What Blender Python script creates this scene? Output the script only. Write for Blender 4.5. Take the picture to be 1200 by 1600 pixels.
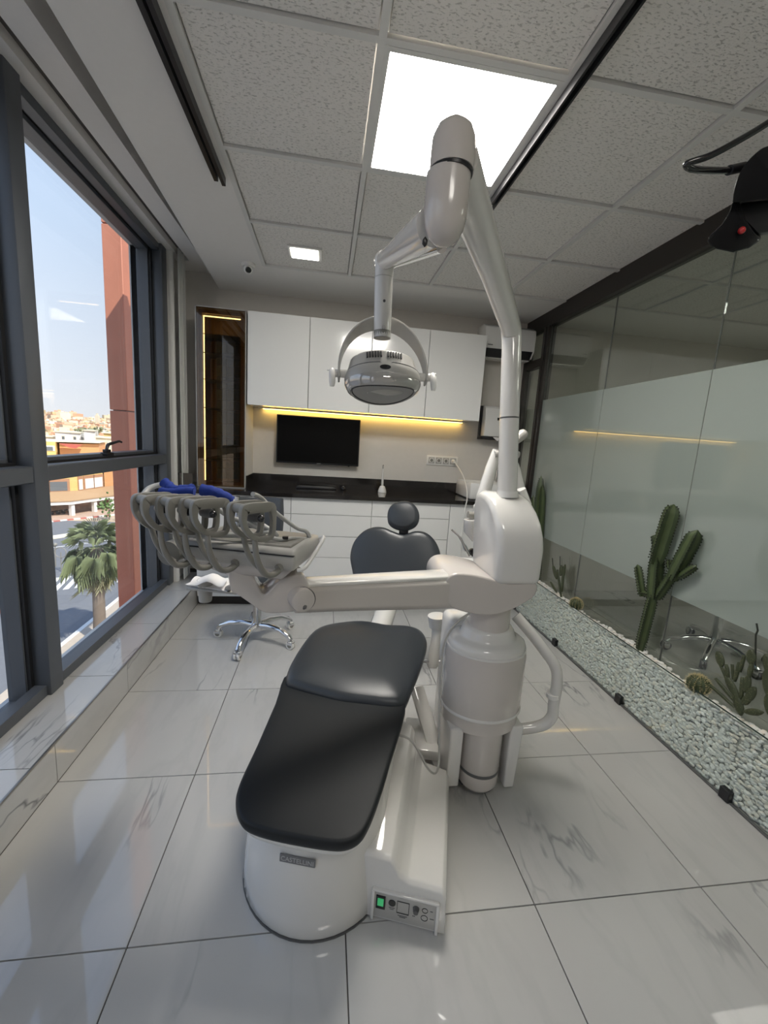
import bpy, bmesh, math, random
from mathutils import Vector, Matrix
from math import sin, cos, pi, radians
random.seed(7)
scene = bpy.context.scene
COL = scene.collection
for o in list(bpy.data.objects):
    bpy.data.objects.remove(o)

# ---------------------------------------------------------------- camera
CAM_R = Vector((0.98878177, -0.13583878, 0.06211627))
CAM_U = Vector((-0.03820331, 0.17203756, 0.98434932))
CAM_F = Vector((0.14439914, 0.97567971, -0.16491811))
CAM_O = Vector((0.0, 0.0, 1.4124))
FPX = 643.24
cd = bpy.data.cameras.new('camera')
cd.sensor_fit = 'VERTICAL'; cd.sensor_height = 36.0; cd.sensor_width = 27.0
cd.lens = FPX / 1600 * 36
cd.clip_start = 0.02; cd.clip_end = 3000
cam = bpy.data.objects.new('camera', cd); COL.objects.link(cam)
M = Matrix.Identity(4)
for i in range(3):
    M[i][0] = CAM_R[i]; M[i][1] = CAM_U[i]; M[i][2] = -CAM_F[i]; M[i][3] = CAM_O[i]
cam.matrix_world = M
scene.camera = cam

# ---------------------------------------------------------------- world, sun, exposure
SKY_STRENGTH = 1.32
SUN_STRENGTH = 6.0
PANEL_STRENGTH = 36.0
w = bpy.data.worlds.new('sky'); scene.world = w; w.use_nodes = True
wn = w.node_tree; wn.nodes.clear()
wo = wn.nodes.new('ShaderNodeOutputWorld'); bg = wn.nodes.new('ShaderNodeBackground')
tc = wn.nodes.new('ShaderNodeTexCoord'); sx = wn.nodes.new('ShaderNodeSeparateXYZ'); cr = wn.nodes.new('ShaderNodeValToRGB')
wn.links.new(tc.outputs['Generated'], sx.inputs[0]); wn.links.new(sx.outputs['Z'], cr.inputs[0])
e = cr.color_ramp.elements
e[0].position = 0.0; e[0].color = (0.78, 0.77, 0.80, 1)
e[1].position = 0.9; e[1].color = (0.30, 0.45, 0.80, 1)
n = e.new(0.10); n.color = (0.71, 0.745, 0.83, 1)
n = e.new(0.35); n.color = (0.56, 0.67, 0.86, 1)
wn.links.new(cr.outputs[0], bg.inputs[0]); bg.inputs[1].default_value = SKY_STRENGTH
wn.links.new(bg.outputs[0], wo.inputs[0])
sd = bpy.data.lights.new('sun', 'SUN'); sd.energy = SUN_STRENGTH; sd.angle = radians(0.6); sd.color = (1.0, 0.93, 0.82)
so = bpy.data.objects.new('sun', sd); COL.objects.link(so)
so.rotation_euler = Vector((-0.50, 0.42, -0.76)).to_track_quat('-Z', 'Y').to_euler()
vs = scene.view_settings
vs.view_transform = 'Standard'; vs.look = 'None'; vs.gamma = 1; vs.use_curve_mapping = False
vs.exposure = 0.14
scene.cycles.max_bounces = 8
scene.cycles.transparent_max_bounces = 12
scene.cycles.caustics_reflective = False
scene.cycles.caustics_refractive = False
scene.cycles.sample_clamp_indirect = 6.0

# ---------------------------------------------------------------- point helpers
def ray(px, py):
    return CAM_R * ((px - 600) / FPX) - CAM_U * ((py - 800) / FPX) + CAM_F
def at(px, py, Y):
    d = ray(px, py); return CAM_O + d * ((Y - CAM_O.y) / d.y)
def atx(px, py, X):
    d = ray(px, py); return CAM_O + d * ((X - CAM_O.x) / d.x)
def atz(px, py, Z):
    d = ray(px, py); return CAM_O + d * ((Z - CAM_O.z) / d.z)
def atp(px, py, p0, nrm):
    d = ray(px, py); return CAM_O + d * (((p0 - CAM_O).dot(nrm)) / d.dot(nrm))
def atd(px, py, dist):
    d = ray(px, py); return CAM_O + d * (dist / math.hypot(d.x, d.y))
V = Vector

# ---------------------------------------------------------------- materials
def mat(name, color, rough=0.5, metal=0.0, coat=0.0, spec=0.5, bump=0.0, bscale=40.0, var=0.0, emis=None, estr=0.0, sheen=0.0):
    m = bpy.data.materials.new(name); m.use_nodes = True
    nt = m.node_tree; b = nt.nodes['Principled BSDF']
    b.inputs['Base Color'].default_value = (*color, 1); b.inputs['Roughness'].default_value = rough
    b.inputs['Metallic'].default_value = metal; b.inputs['Coat Weight'].default_value = coat
    b.inputs['Coat Roughness'].default_value = 0.05
    b.inputs['Specular IOR Level'].default_value = spec
    b.inputs['Sheen Weight'].default_value = sheen
    if emis:
        b.inputs['Emission Color'].default_value = (*emis, 1); b.inputs['Emission Strength'].default_value = estr
    t = nt.nodes.new('ShaderNodeTexCoord'); nz = nt.nodes.new('ShaderNodeTexNoise')
    nz.inputs['Scale'].default_value = bscale; nz.inputs['Detail'].default_value = 3
    nt.links.new(t.outputs['Object'], nz.inputs['Vector'])
    if bump:
        bp = nt.nodes.new('ShaderNodeBump'); bp.inputs['Strength'].default_value = bump; bp.inputs['Distance'].default_value = 0.002
        nt.links.new(nz.outputs[0], bp.inputs['Height']); nt.links.new(bp.outputs[0], b.inputs['Normal'])
    mx = nt.nodes.new('ShaderNodeMix'); mx.data_type = 'RGBA'
    mx.inputs[6].default_value = (*[c * (1 - var) for c in color], 1); mx.inputs[7].default_value = (*[min(1, c * (1 + var)) for c in color], 1)
    nt.links.new(nz.outputs[0], mx.inputs[0]); nt.links.new(mx.outputs[2], b.inputs['Base Color'])
    return m

def glass(name, tint, gain=1.0, rough=0.0, film=0.0, filmcol=(0.7, 0.75, 0.73)):
    m = bpy.data.materials.new(name); m.use_nodes = True
    nt = m.node_tree; nt.nodes.clear(); L = nt.links.new
    out = nt.nodes.new('ShaderNodeOutputMaterial')
    tr = nt.nodes.new('ShaderNodeBsdfTransparent'); tr.inputs[0].default_value = (*tint, 1)
    gl = nt.nodes.new('ShaderNodeBsdfGlossy'); gl.inputs['Roughness'].default_value = rough
    lw = nt.nodes.new('ShaderNodeLayerWeight'); lw.inputs[0].default_value = 0.5     # Schlick reflectance, the same from both sides of the pane
    pw = nt.nodes.new('ShaderNodeMath'); pw.operation = 'POWER'; pw.inputs[1].default_value = 5.0; L(lw.outputs['Facing'], pw.inputs[0])
    fr = nt.nodes.new('ShaderNodeMath'); fr.operation = 'MULTIPLY_ADD'; fr.inputs[1].default_value = 0.96; fr.inputs[2].default_value = 0.04; L(pw.outputs[0], fr.inputs[0])
    mu = nt.nodes.new('ShaderNodeMath'); mu.operation = 'MULTIPLY'; mu.inputs[1].default_value = gain; mu.use_clamp = True
    L(fr.outputs[0], mu.inputs[0])
    base = tr
    if film:
        df = nt.nodes.new('ShaderNodeBsdfDiffuse'); df.inputs[0].default_value = (*filmcol, 1)
        tl = nt.nodes.new('ShaderNodeBsdfTranslucent'); tl.inputs[0].default_value = (*filmcol, 1)
        a = nt.nodes.new('ShaderNodeMixShader'); a.inputs[0].default_value = 0.5; L(df.outputs[0], a.inputs[1]); L(tl.outputs[0], a.inputs[2])
        b2 = nt.nodes.new('ShaderNodeMixShader'); b2.inputs[0].default_value = film; L(tr.outputs[0], b2.inputs[1]); L(a.outputs[0], b2.inputs[2])
        base = b2
    mx = nt.nodes.new('ShaderNodeMixShader'); L(mu.outputs[0], mx.inputs[0]); L(base.outputs[0], mx.inputs[1]); L(gl.outputs[0], mx.inputs[2])
    L(mx.outputs[0], out.inputs[0])
    return m

def emit(name, color, strength):
    m = bpy.data.materials.new(name); m.use_nodes = True
    nt = m.node_tree; nt.nodes.clear(); out = nt.nodes.new('ShaderNodeOutputMaterial')
    em = nt.nodes.new('ShaderNodeEmission'); em.inputs[0].default_value = (*color, 1); em.inputs[1].default_value = strength
    nt.links.new(em.outputs[0], out.inputs[0]); return m

def marble():
    m = bpy.data.materials.new('marble_tile'); m.use_nodes = True
    nt = m.node_tree; b = nt.nodes['Principled BSDF']; L = nt.links.new; N = nt.nodes.new
    t = N('ShaderNodeTexCoord'); oi = N('ShaderNodeObjectInfo')
    mul = N('ShaderNodeVectorMath'); mul.operation = 'SCALE'; mul.inputs[0].default_value = (37.0, 19.0, 53.0); L(oi.outputs['Random'], mul.inputs['Scale'])
    add = N('ShaderNodeVectorMath'); add.operation = 'ADD'; L(t.outputs['Object'], add.inputs[0]); L(mul.outputs[0], add.inputs[1])
    mp = N('ShaderNodeMapping'); mp.inputs['Rotation'].default_value = (0, 0, radians(28)); mp.inputs['Scale'].default_value = (2.6, 0.75, 1.5); L(add.outputs[0], mp.inputs[0])
    def vein(scale, width, detail, distort):
        nz = N('ShaderNodeTexNoise'); nz.inputs['Scale'].default_value = scale; nz.inputs['Detail'].default_value = detail; nz.inputs['Distortion'].default_value = distort
        nz.inputs['Roughness'].default_value = 0.6
        L(mp.outputs[0], nz.inputs['Vector'])
        s = N('ShaderNodeMath'); s.operation = 'SUBTRACT'; s.inputs[1].default_value = 0.5; L(nz.outputs[0], s.inputs[0])
        a = N('ShaderNodeMath'); a.operation = 'ABSOLUTE'; L(s.outputs[0], a.inputs[0])
        r = N('ShaderNodeMapRange'); r.inputs[1].default_value = 0; r.inputs[2].default_value = width; r.inputs[3].default_value = 1; r.inputs[4].default_value = 0; L(a.outputs[0], r.inputs[0])
        return r.outputs[0]
    v1 = vein(0.9, 0.013, 5, 0.35); v2 = vein(1.6, 0.05, 4, 0.3)
    mk = N('ShaderNodeTexNoise'); mk.inputs['Scale'].default_value = 1.6; L(add.outputs[0], mk.inputs['Vector'])
    mr = N('ShaderNodeMapRange'); mr.inputs[1].default_value = 0.53; mr.inputs[2].default_value = 0.72; L(mk.outputs[0], mr.inputs[0])
    p = N('ShaderNodeMath'); p.operation = 'MULTIPLY'; L(v1, p.inputs[0]); L(mr.outputs[0], p.inputs[1])
    q = N('ShaderNodeMath'); q.operation = 'MULTIPLY_ADD'; L(v2, q.inputs[0]); q.inputs[1].default_value = 0.07; L(p.outputs[0], q.inputs[2])
    mx = N('ShaderNodeMix'); mx.data_type = 'RGBA'; mx.inputs[6].default_value = (0.52, 0.515, 0.50, 1); mx.inputs[7].default_value = (0.17, 0.175, 0.18, 1); L(q.outputs[0], mx.inputs[0])
    L(mx.outputs[2], b.inputs['Base Color'])
    b.inputs['Roughness'].default_value = 0.025; b.inputs['Specular IOR Level'].default_value = 1.0
    return m

def ceiling_tile_mat():
    m = bpy.data.materials.new('fissured_ceiling_tile'); m.use_nodes = True
    nt = m.node_tree; b = nt.nodes['Principled BSDF']; L = nt.links.new; N = nt.nodes.new
    t = N('ShaderNodeTexCoord'); mp = N('ShaderNodeMapping'); mp.inputs['Scale'].default_value = (70, 170, 1); L(t.outputs['Object'], mp.inputs[0])
    nz = N('ShaderNodeTexNoise'); nz.inputs['Scale'].default_value = 1.0; nz.inputs['Detail'].default_value = 2; nz.inputs['Distortion'].default_value = 0.4; L(mp.outputs[0], nz.inputs['Vector'])
    r = N('ShaderNodeMapRange'); r.inputs[1].default_value = 0.56; r.inputs[2].default_value = 0.66; L(nz.outputs[0], r.inputs[0])
    mx = N('ShaderNodeMix'); mx.data_type = 'RGBA'; mx.inputs[6].default_value = (0.86, 0.83, 0.785, 1); mx.inputs[7].default_value = (0.58, 0.555, 0.515, 1); L(r.outputs[0], mx.inputs[0])
    L(mx.outputs[2], b.inputs['Base Color']); b.inputs['Roughness'].default_value = 0.9
    n2 = N('ShaderNodeTexNoise'); n2.inputs['Scale'].default_value = 150; L(t.outputs['Object'], n2.inputs['Vector'])
    ad = N('ShaderNodeMath'); ad.operation = 'MULTIPLY_ADD'; ad.inputs[1].default_value = -1.0; L(r.outputs[0], ad.inputs[0]); L(n2.outputs[0], ad.inputs[2])
    bp = N('ShaderNodeBump'); bp.inputs['Strength'].default_value = 0.6; bp.inputs['Distance'].default_value = 0.004; L(ad.outputs[0], bp.inputs['Height']); L(bp.outputs[0], b.inputs['Normal'])
    return m

def island_mat(name, cols, rough=0.8, per_object=False):
    m = bpy.data.materials.new(name); m.use_nodes = True
    nt = m.node_tree; b = nt.nodes['Principled BSDF']
    g = nt.nodes.new('ShaderNodeNewGeometry'); c = nt.nodes.new('ShaderNodeValToRGB'); c.color_ramp.interpolation = 'CONSTANT'
    el = c.color_ramp.elements
    for i, k in enumerate(cols):
        if i < 2: el[i].position = i / len(cols); x = el[i]
        else: x = el.new(i / len(cols))
        x.color = (*k, 1)
    oi = nt.nodes.new('ShaderNodeObjectInfo'); nt.links.new(oi.outputs['Random'] if per_object else g.outputs['Random Per Island'], c.inputs[0]); nt.links.new(c.outputs[0], b.inputs['Base Color'])
    b.inputs['Roughness'].default_value = rough
    return m

MT = dict(
    wall=mat('wall_plaster', (0.66, 0.63, 0.585), 0.85, bump=0.05, bscale=30, var=0.03),
    blindm=mat('blind_fabric', (0.74, 0.73, 0.70), 0.8, var=0.03),
    wallw=mat('column_paint', (0.74, 0.73, 0.70), 0.7, var=0.02),
    plaster=mat('ceiling_plaster', (0.82, 0.795, 0.76), 0.85, var=0.02),
    ctile=ceiling_tile_mat(),
    tbar=mat('white_tee_bar', (0.72, 0.71, 0.68), 0.5),
    marble=marble(),
    grout=mat('grout', (0.10, 0.095, 0.09), 0.9),
    edge=mat('steel_edge_trim', (0.30, 0.29, 0.27), 0.3, metal=0.8),
    frame=mat('grey_aluminium_frame', (0.105, 0.115, 0.13), 0.42, metal=0.25, var=0.05, bscale=200),
    gasket=mat('black_gasket', (0.006, 0.006, 0.007), 0.6),
    dframe=mat('dark_brown_frame', (0.022, 0.018, 0.015), 0.4),
    blackm=mat('black_metal', (0.012, 0.012, 0.014), 0.35),
    blackg=mat('black_gloss', (0.010, 0.010, 0.011), 0.12, coat=0.5),
    blacks=mat('black_satin', (0.010, 0.010, 0.011), 0.25, spec=0.2),
    wglass=glass('window_glass', (0.93, 0.95, 0.95)),
    pglass=glass('partition_glass', (0.86, 0.90, 0.87), gain=2.3),
    planterglass=glass('planter_glass', (0.95, 0.975, 0.965), gain=0.8),
    frost=glass('frosted_film', (0.86, 0.90, 0.88), gain=2.2, film=0.62, filmcol=(0.57, 0.63, 0.59)),
    white=mat('white_gloss_plastic', (0.70, 0.685, 0.655), 0.08, coat=0.5),
    whitec=mat('white_lacquer', (0.80, 0.80, 0.785), 0.16, coat=0.3),
    whitem=mat('white_matte_plastic', (0.78, 0.77, 0.74), 0.4),
    warmw=mat('warm_white_plastic', (0.57, 0.53, 0.495), 0.18, coat=0.3),
    leather=mat('slate_leatherette', (0.030, 0.035, 0.041), 0.36, bump=0.12, bscale=220),
    legpad=mat('black_footrest_cover', (0.008, 0.010, 0.012), 0.50, spec=0.35, bump=0.08, bscale=260),
    grey=mat('grey_plastic', (0.23, 0.222, 0.20), 0.35, coat=0.1),
    dgrey=mat('dark_grey_plastic', (0.10, 0.10, 0.10), 0.4),
    lgrey=mat('light_grey_plastic', (0.42, 0.41, 0.385), 0.3, coat=0.15),
    greyhose=mat('grey_hose', (0.40, 0.40, 0.39), 0.4),
    blue=mat('blue_cloth', (0.008, 0.03, 0.22), 0.85, bump=0.6, bscale=90, var=0.25),
    chrome=mat('chrome', (0.75, 0.75, 0.76), 0.10, metal=1.0),
    granite=mat('black_granite', (0.016, 0.014, 0.013), 0.12, coat=0.3, var=0.3, bscale=300),
    screen=mat('tv_screen', (0.003, 0.003, 0.003), 0.2, spec=0.15),
    bronze=glass('bronze_glass', (0.60, 0.49, 0.31), gain=2.6),
    oak=mat('bronze_lining', (0.34, 0.22, 0.09), 0.5, var=0.15, bscale=12),
    mosaic=mat('green_grey_block', (0.10, 0.13, 0.11), 0.4, var=0.2, bscale=8),
    panel=emit('light_panel_glow', (1.0, 0.955, 0.88), PANEL_STRENGTH),
    fillpanel=emit('added_fill_glow', (1.0, 0.955, 0.88), 13.0),  # glow for the added fill panels out of view
    spot=emit('downlight_glow', (1.0, 0.96, 0.86), 14.0),
    led=emit('warm_led_glow', (1.0, 0.62, 0.14), 9.0),
    ledw=emit('white_led_glow', (1.0, 0.92, 0.72), 9.0),
    pebble=island_mat('white_pebble', [(0.78, 0.77, 0.73), (0.70, 0.69, 0.66), (0.82, 0.81, 0.78), (0.74, 0.71, 0.65), (0.66, 0.66, 0.64), (0.80, 0.74, 0.66)], 0.55),
    pebble1=island_mat('white_pebble_single', [(0.78, 0.77, 0.73), (0.70, 0.69, 0.66), (0.82, 0.81, 0.78), (0.74, 0.71, 0.65), (0.66, 0.66, 0.64), (0.80, 0.74, 0.66)], 0.55, True),
    soil=mat('pebble_bed', (0.40, 0.39, 0.36), 0.9),
    cactus=mat('cactus_green', (0.026, 0.044, 0.013), 0.5, var=0.35, bscale=18),
    cactusl=mat('cactus_light_stripe', (0.060, 0.085, 0.030), 0.5, var=0.3, bscale=18),
    cactusd=mat('cactus_rib_dark', (0.012, 0.016, 0.008), 0.55, var=0.2, bscale=25),
    pad=mat('prickly_pear_green', (0.042, 0.052, 0.023), 0.55, var=0.3, bscale=30),
    paddot=mat('areole', (0.22, 0.20, 0.10), 0.6),
    spine=mat('cactus_spine', (0.62, 0.52, 0.28), 0.6),
    barrel=mat('barrel_cactus_green', (0.040, 0.055, 0.020), 0.6, var=0.3, bscale=30),
    red=mat('red_plastic', (0.5, 0.02, 0.02), 0.3, coat=0.4),
    greenled=mat('green_switch', (0.03, 0.30, 0.10), 0.3, emis=(0.1, 0.8, 0.3), estr=0.25),
    plate=mat('grey_name_plate', (0.17, 0.17, 0.175), 0.4),
    platet=mat('grey_lettering', (0.42, 0.42, 0.42), 0.4),
    paper=mat('white_paper', (0.82, 0.80, 0.79), 0.8, var=0.03),
    stool=mat('stool_upholstery', (0.06, 0.068, 0.078), 0.35),
    terra=mat('terracotta_cladding', (0.60, 0.235, 0.15), 0.6, var=0.12, bscale=6),
    asphalt=mat('asphalt', (0.17, 0.175, 0.19), 0.85, var=0.12, bscale=2),
    pave=mat('pavement', (0.50, 0.42, 0.34), 0.9, var=0.1, bscale=3),
    wpaint=mat('white_road_paint', (0.80, 0.79, 0.76), 0.8),
    rpaint=mat('red_kerb_paint', (0.50, 0.15, 0.12), 0.8),
    yellow=mat('yellow_render', (0.72, 0.52, 0.20), 0.85, var=0.06, bscale=2),
    orange=mat('orange_render', (0.66, 0.33, 0.15), 0.85, var=0.06, bscale=2),
    cream=mat('cream_render', (0.80, 0.72, 0.56), 0.85, var=0.05, bscale=2),
    wrender=mat('white_render', (0.80, 0.78, 0.74), 0.85, var=0.03, bscale=2),
    brownroof=mat('brown_canopy', (0.42, 0.27, 0.15), 0.85, var=0.08, bscale=2),
    redawn=mat('red_awning', (0.50, 0.12, 0.09), 0.8),
    winpane=mat('far_window_pane', (0.16, 0.17, 0.18), 0.2),
    winfr=mat('far_window_surround', (0.45, 0.24, 0.14), 0.8),
    city=island_mat('city_render', [(0.75, 0.62, 0.44), (0.66, 0.40, 0.26), (0.80, 0.72, 0.58), (0.70, 0.52, 0.30), (0.60, 0.34, 0.22), (0.82, 0.78, 0.70), (0.72, 0.56, 0.40)], 0.9),
    trunk=mat('palm_trunk', (0.19, 0.15, 0.12), 0.9, bump=0.6, bscale=25, var=0.2),
    frond=mat('palm_frond', (0.20, 0.24, 0.12), 0.6, var=0.3, bscale=5),
    dry=mat('dry_palm_frond', (0.34, 0.32, 0.19), 0.75, var=0.25, bscale=5),
    leaf=mat('tree_leaf', (0.12, 0.20, 0.05), 0.6, var=0.3, bscale=4),
    chromeplastic=mat('glossy_grey_plastic', (0.45, 0.44, 0.42), 0.06, metal=0.35, coat=1.0),
    lens=glass('lamp_lens', (0.8, 0.8, 0.8), gain=2.5),
    reflector=mat('lamp_reflector', (0.50, 0.49, 0.47), 0.12, metal=0.25, coat=0.6),
)

# ---------------------------------------------------------------- mesh builder
class MB:
    def __init__(s): s.v = []; s.f = []
    def add(s, vs, fs):
        k = len(s.v); s.v += [Vector(p) for p in vs]; s.f += [tuple(i + k for i in f) for f in fs]; return s
    def box(s, lo, hi):
        x0, y0, z0 = lo; x1, y1, z1 = hi
        return s.add([(x0,y0,z0),(x1,y0,z0),(x1,y1,z0),(x0,y1,z0),(x0,y0,z1),(x1,y0,z1),(x1,y1,z1),(x0,y1,z1)],
                     [(0,3,2,1),(4,5,6,7),(0,1,5,4),(1,2,6,5),(2,3,7,6),(3,0,4,7)])
    def obox(s, c, ax, ay, az):
        c = Vector(c); ax, ay, az = Vector(ax), Vector(ay), Vector(az)
        vs = [c + ax*i + ay*j + az*k for k in (-1,1) for i, j in ((-1,-1),(1,-1),(1,1),(-1,1))]
        return s.add(vs, [(0,3,2,1),(4,5,6,7),(0,1,5,4),(1,2,6,5),(2,3,7,6),(3,0,4,7)])
    def rings(s, rs, cap0=True, cap1=True, closed=True):
        k = len(s.v); n = len(rs[0])
        for r in rs: s.v += [Vector(p) for p in r]
        for i in range(len(rs) - 1):
            for j in range(n if closed else n - 1):
                j2 = (j + 1) % n
                s.f.append((k+i*n+j, k+i*n+j2, k+(i+1)*n+j2, k+(i+1)*n+j))
        if cap0: s.f.append(tuple(k + j for j in range(n))[::-1])
        if cap1: s.f.append(tuple(k + (len(rs)-1)*n + j for j in range(n)))
        return s
    def tube(s, pts, rad, n=12, caps=True, flat=1.0, up=None):
        pts = [Vector(p) for p in pts]
        if not isinstance(rad, (list, tuple)): rad = [rad] * len(pts)
        rs = []; prev = None
        for i, p in enumerate(pts):
            t = (pts[min(i+1, len(pts)-1)] - pts[max(i-1, 0)]).normalized()
            if prev is None:
                a = Vector(up) if up else (Vector((0,0,1)) if abs(t.z) < 0.9 else Vector((1,0,0)))
            else: a = prev
            u = (a - t * a.dot(t)).normalized(); prev = u; v = t.cross(u)
            rs.append([p + (u*cos(2*pi*j/n) + v*sin(2*pi*j/n)*flat) * rad[i] for j in range(n)])
        return s.rings(rs, caps, caps)
    def cyl(s, p0, p1, r0, r1=None, n=24):
        return s.tube([p0, p1], [r0, r0 if r1 is None else r1], n)
    def lathe(s, prof, c, n=32, sx=1.0, sy=1.0, rot=0.0):
        c = Vector(c); rs = []
        for r, z in prof:
            rs.append([c + Vector((cos(2*pi*j/n)*r*sx*cos(rot)-sin(2*pi*j/n)*r*sy*sin(rot), cos(2*pi*j/n)*r*sx*sin(rot)+sin(2*pi*j/n)*r*sy*cos(rot), z)) for j in range(n)])
        return s.rings(rs)
    def prism(s, outline, d):
        o = [Vector(p) for p in outline]; d = Vector(d)
        return s.rings([o, [p + d for p in o]])
    def ball(s, c, r, sub=1, sc=(1,1,1), jitter=0.0):
        vs, fs = ICO[sub]
        k = len(s.v); c = Vector(c)
        rj = [1 + random.uniform(-jitter, jitter) for _ in range(len(vs))] if jitter else None
        for i, p in enumerate(vs):
            q = Vector((p.x*sc[0], p.y*sc[1], p.z*sc[2])) * r
            if rj: q *= rj[i]
            s.v.append(c + q)
        s.f += [tuple(i + k for i in f) for f in fs]; return s
    def sphere(s, c, r, n=20, m=12, sc=(1,1,1)):
        c = Vector(c); rs = []
        for i in range(m + 1):
            t = -pi/2 + pi * i / m
            rr = max(cos(t), 0.02)
            rs.append([c + Vector((cos(2*pi*j/n)*rr*r*sc[0], sin(2*pi*j/n)*rr*r*sc[1], sin(t)*r*sc[2])) for j in range(n)])
        return s.rings(rs)
ICO = {}
for sub in (1, 2):
    b_ = bmesh.new(); bmesh.ops.create_icosphere(b_, subdivisions=sub, radius=1.0)
    ICO[sub] = ([v.co.copy() for v in b_.verts], [tuple(v.index for v in f.verts) for f in b_.faces]); b_.free()

def wloc(o):
    l = Vector((0, 0, 0))
    while o is not None: l += o.location; o = o.parent
    return l
def obj(name, mb, m, parent=None, bevel=0.0, seg=2, smooth=40, loc=None):
    """one mesh object; vertices are given in world space"""
    base = wloc(parent) if parent else Vector((0, 0, 0))
    loc = Vector(loc) if loc is not None else (base.copy() if not parent else base)
    off = loc
    me = bpy.data.meshes.new(name)
    me.from_pydata([p - off for p in mb.v], [], mb.f)
    bm = bmesh.new(); bm.from_mesh(me)
    bmesh.ops.recalc_face_normals(bm, faces=bm.faces)
    if bevel:
        es = [e for e in bm.edges if len(e.link_faces) == 2 and e.calc_face_angle(0) > radians(35)]
        bmesh.ops.bevel(bm, geom=es, offset=bevel, segments=seg, profile=0.5, affect='EDGES', clamp_overlap=True)
    bm.to_mesh(me); bm.free()
    if smooth:
        me.shade_smooth(); me.set_sharp_from_angle(angle=radians(smooth))
    me.materials.append(m if not isinstance(m, str) else MT[m])
    o = bpy.data.objects.new(name, me); COL.objects.link(o)
    if parent: o.parent = parent
    o.location = loc - base
    return o
def tag(o, label, cat, group=None, kind=None):
    o['label'] = label; o['category'] = cat
    if group: o['group'] = group
    if kind: o['kind'] = kind
    return o
def thing(name, label, cat, loc, group=None):
    o = bpy.data.objects.new(name, None); COL.objects.link(o); o.location = loc; o.empty_display_size = 0.1
    return tag(o, label, cat, group)
def struct(o, label=None):
    o['kind'] = 'structure'
    if label: o['label'] = label
    return o
def sempty(name, loc, label=None):
    o = bpy.data.objects.new(name, None); COL.objects.link(o); o.location = loc; return struct(o, label)
def link(name, me, parent, loc):
    o = bpy.data.objects.new(name, me); COL.objects.link(o); o.parent = parent; o.location = Vector(loc) - wloc(parent); return o
def text(body, parent, m, M4, size):
    c = bpy.data.curves.new('lettering', 'FONT'); c.body = body; c.size = size; c.extrude = 0.0006; c.align_x = 'CENTER'; c.align_y = 'CENTER'
    tmp = bpy.data.objects.new('tmp', c); COL.objects.link(tmp); bpy.context.view_layer.update()
    me = bpy.data.meshes.new_from_object(tmp.evaluated_get(bpy.context.evaluated_depsgraph_get())); bpy.data.objects.remove(tmp)
    me.materials.clear(); me.materials.append(MT[m]); o = bpy.data.objects.new('lettering', me); COL.objects.link(o); o.parent = parent
    o.matrix_local = Matrix.Translation(-wloc(parent)) @ M4; return o
def catmull(pts, sub=4, closed=True):
    pts = [Vector(p) for p in pts]; n = len(pts); out = []
    for i in range(n if closed else n - 1):
        g = (lambda k: pts[k % n]) if closed else (lambda k: pts[max(0, min(n-1, k))])
        a, b, c, d = g(i-1), g(i), g(i+1), g(i+2)
        for k in range(sub):
            t = k / sub
            out.append(0.5 * ((2*b) + (c-a)*t + (2*a-5*b+4*c-d)*t*t + (3*b-a-3*c+d)*t*t*t))
    if not closed: out.append(pts[-1])
    return out
def cushion(mb, outline, nrm, thick, round_=0.02, dome=0.01, bottom_in=0.94):
    """padded slab: outline lies on the top plane, nrm points out of it"""
    nrm = Vector(nrm).normalized(); c = sum(outline, Vector()) / len(outline)
    size = max((p - c).length for p in outline)
    k = round_ / size
    prof = [(bottom_in - 0.05, -thick), (bottom_in, -thick), (bottom_in + (1-bottom_in)*0.7, -thick*0.8), (1, -thick*0.5), (1.0, -round_*0.8), (1 - k*0.3, -round_*0.3), (1 - k, 0), (1-k*2, dome*0.25), (0.75, dome*0.6), (0.5, dome*0.85), (0.25, dome), (0.02, dome)]
    return mb.rings([[c + (p - c)*s_ + nrm*h for p in outline] for s_, h in prof])

# ================================================================ SETTING
H = 2.587
XS = -1.01           # foot of the window ledge
YB = 3.85            # far wall
XG = 1.835           # partition glass
XP = 1.745           # planter front
ZC = 0.97            # worktop
Y0 = -2.2            # wall behind the camera
XR = 4.75            # far side of the next room

floor = struct(obj('floor', MB().box((-1.45, Y0-0.1, -0.12), (XR+0.1, YB+0.1, -0.006)), 'grout', smooth=0))
GAP = 0.0018
def tile_mesh(sx_, sy_):
    return obj('tile', MB().box((GAP, GAP, -0.008), (sx_-GAP, sy_-GAP, 0.0)), 'marble', floor, bevel=0.0008, seg=1, smooth=0)
xs = [XS, -0.491, 0.109, 0.709, 1.309, 1.909, 2.509, 3.109, 3.709, 4.309, XR]
ys = [Y0] + [0.996 + 0.6*k for k in range(-5, 5)] + [YB]
cache = {}
for i in range(len(xs)-1):
    for j in range(len(ys)-1):
        a, b2 = round(xs[i+1]-xs[i], 3), round(ys[j+1]-ys[j], 3)
        if (a, b2) in cache: t_ = link('tile', cache[(a, b2)], floor, (xs[i], ys[j], 0))
        else:
            t_ = tile_mesh(a, b2); t_.location = (xs[i], ys[j], 0); cache[(a, b2)] = t_.data

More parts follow.
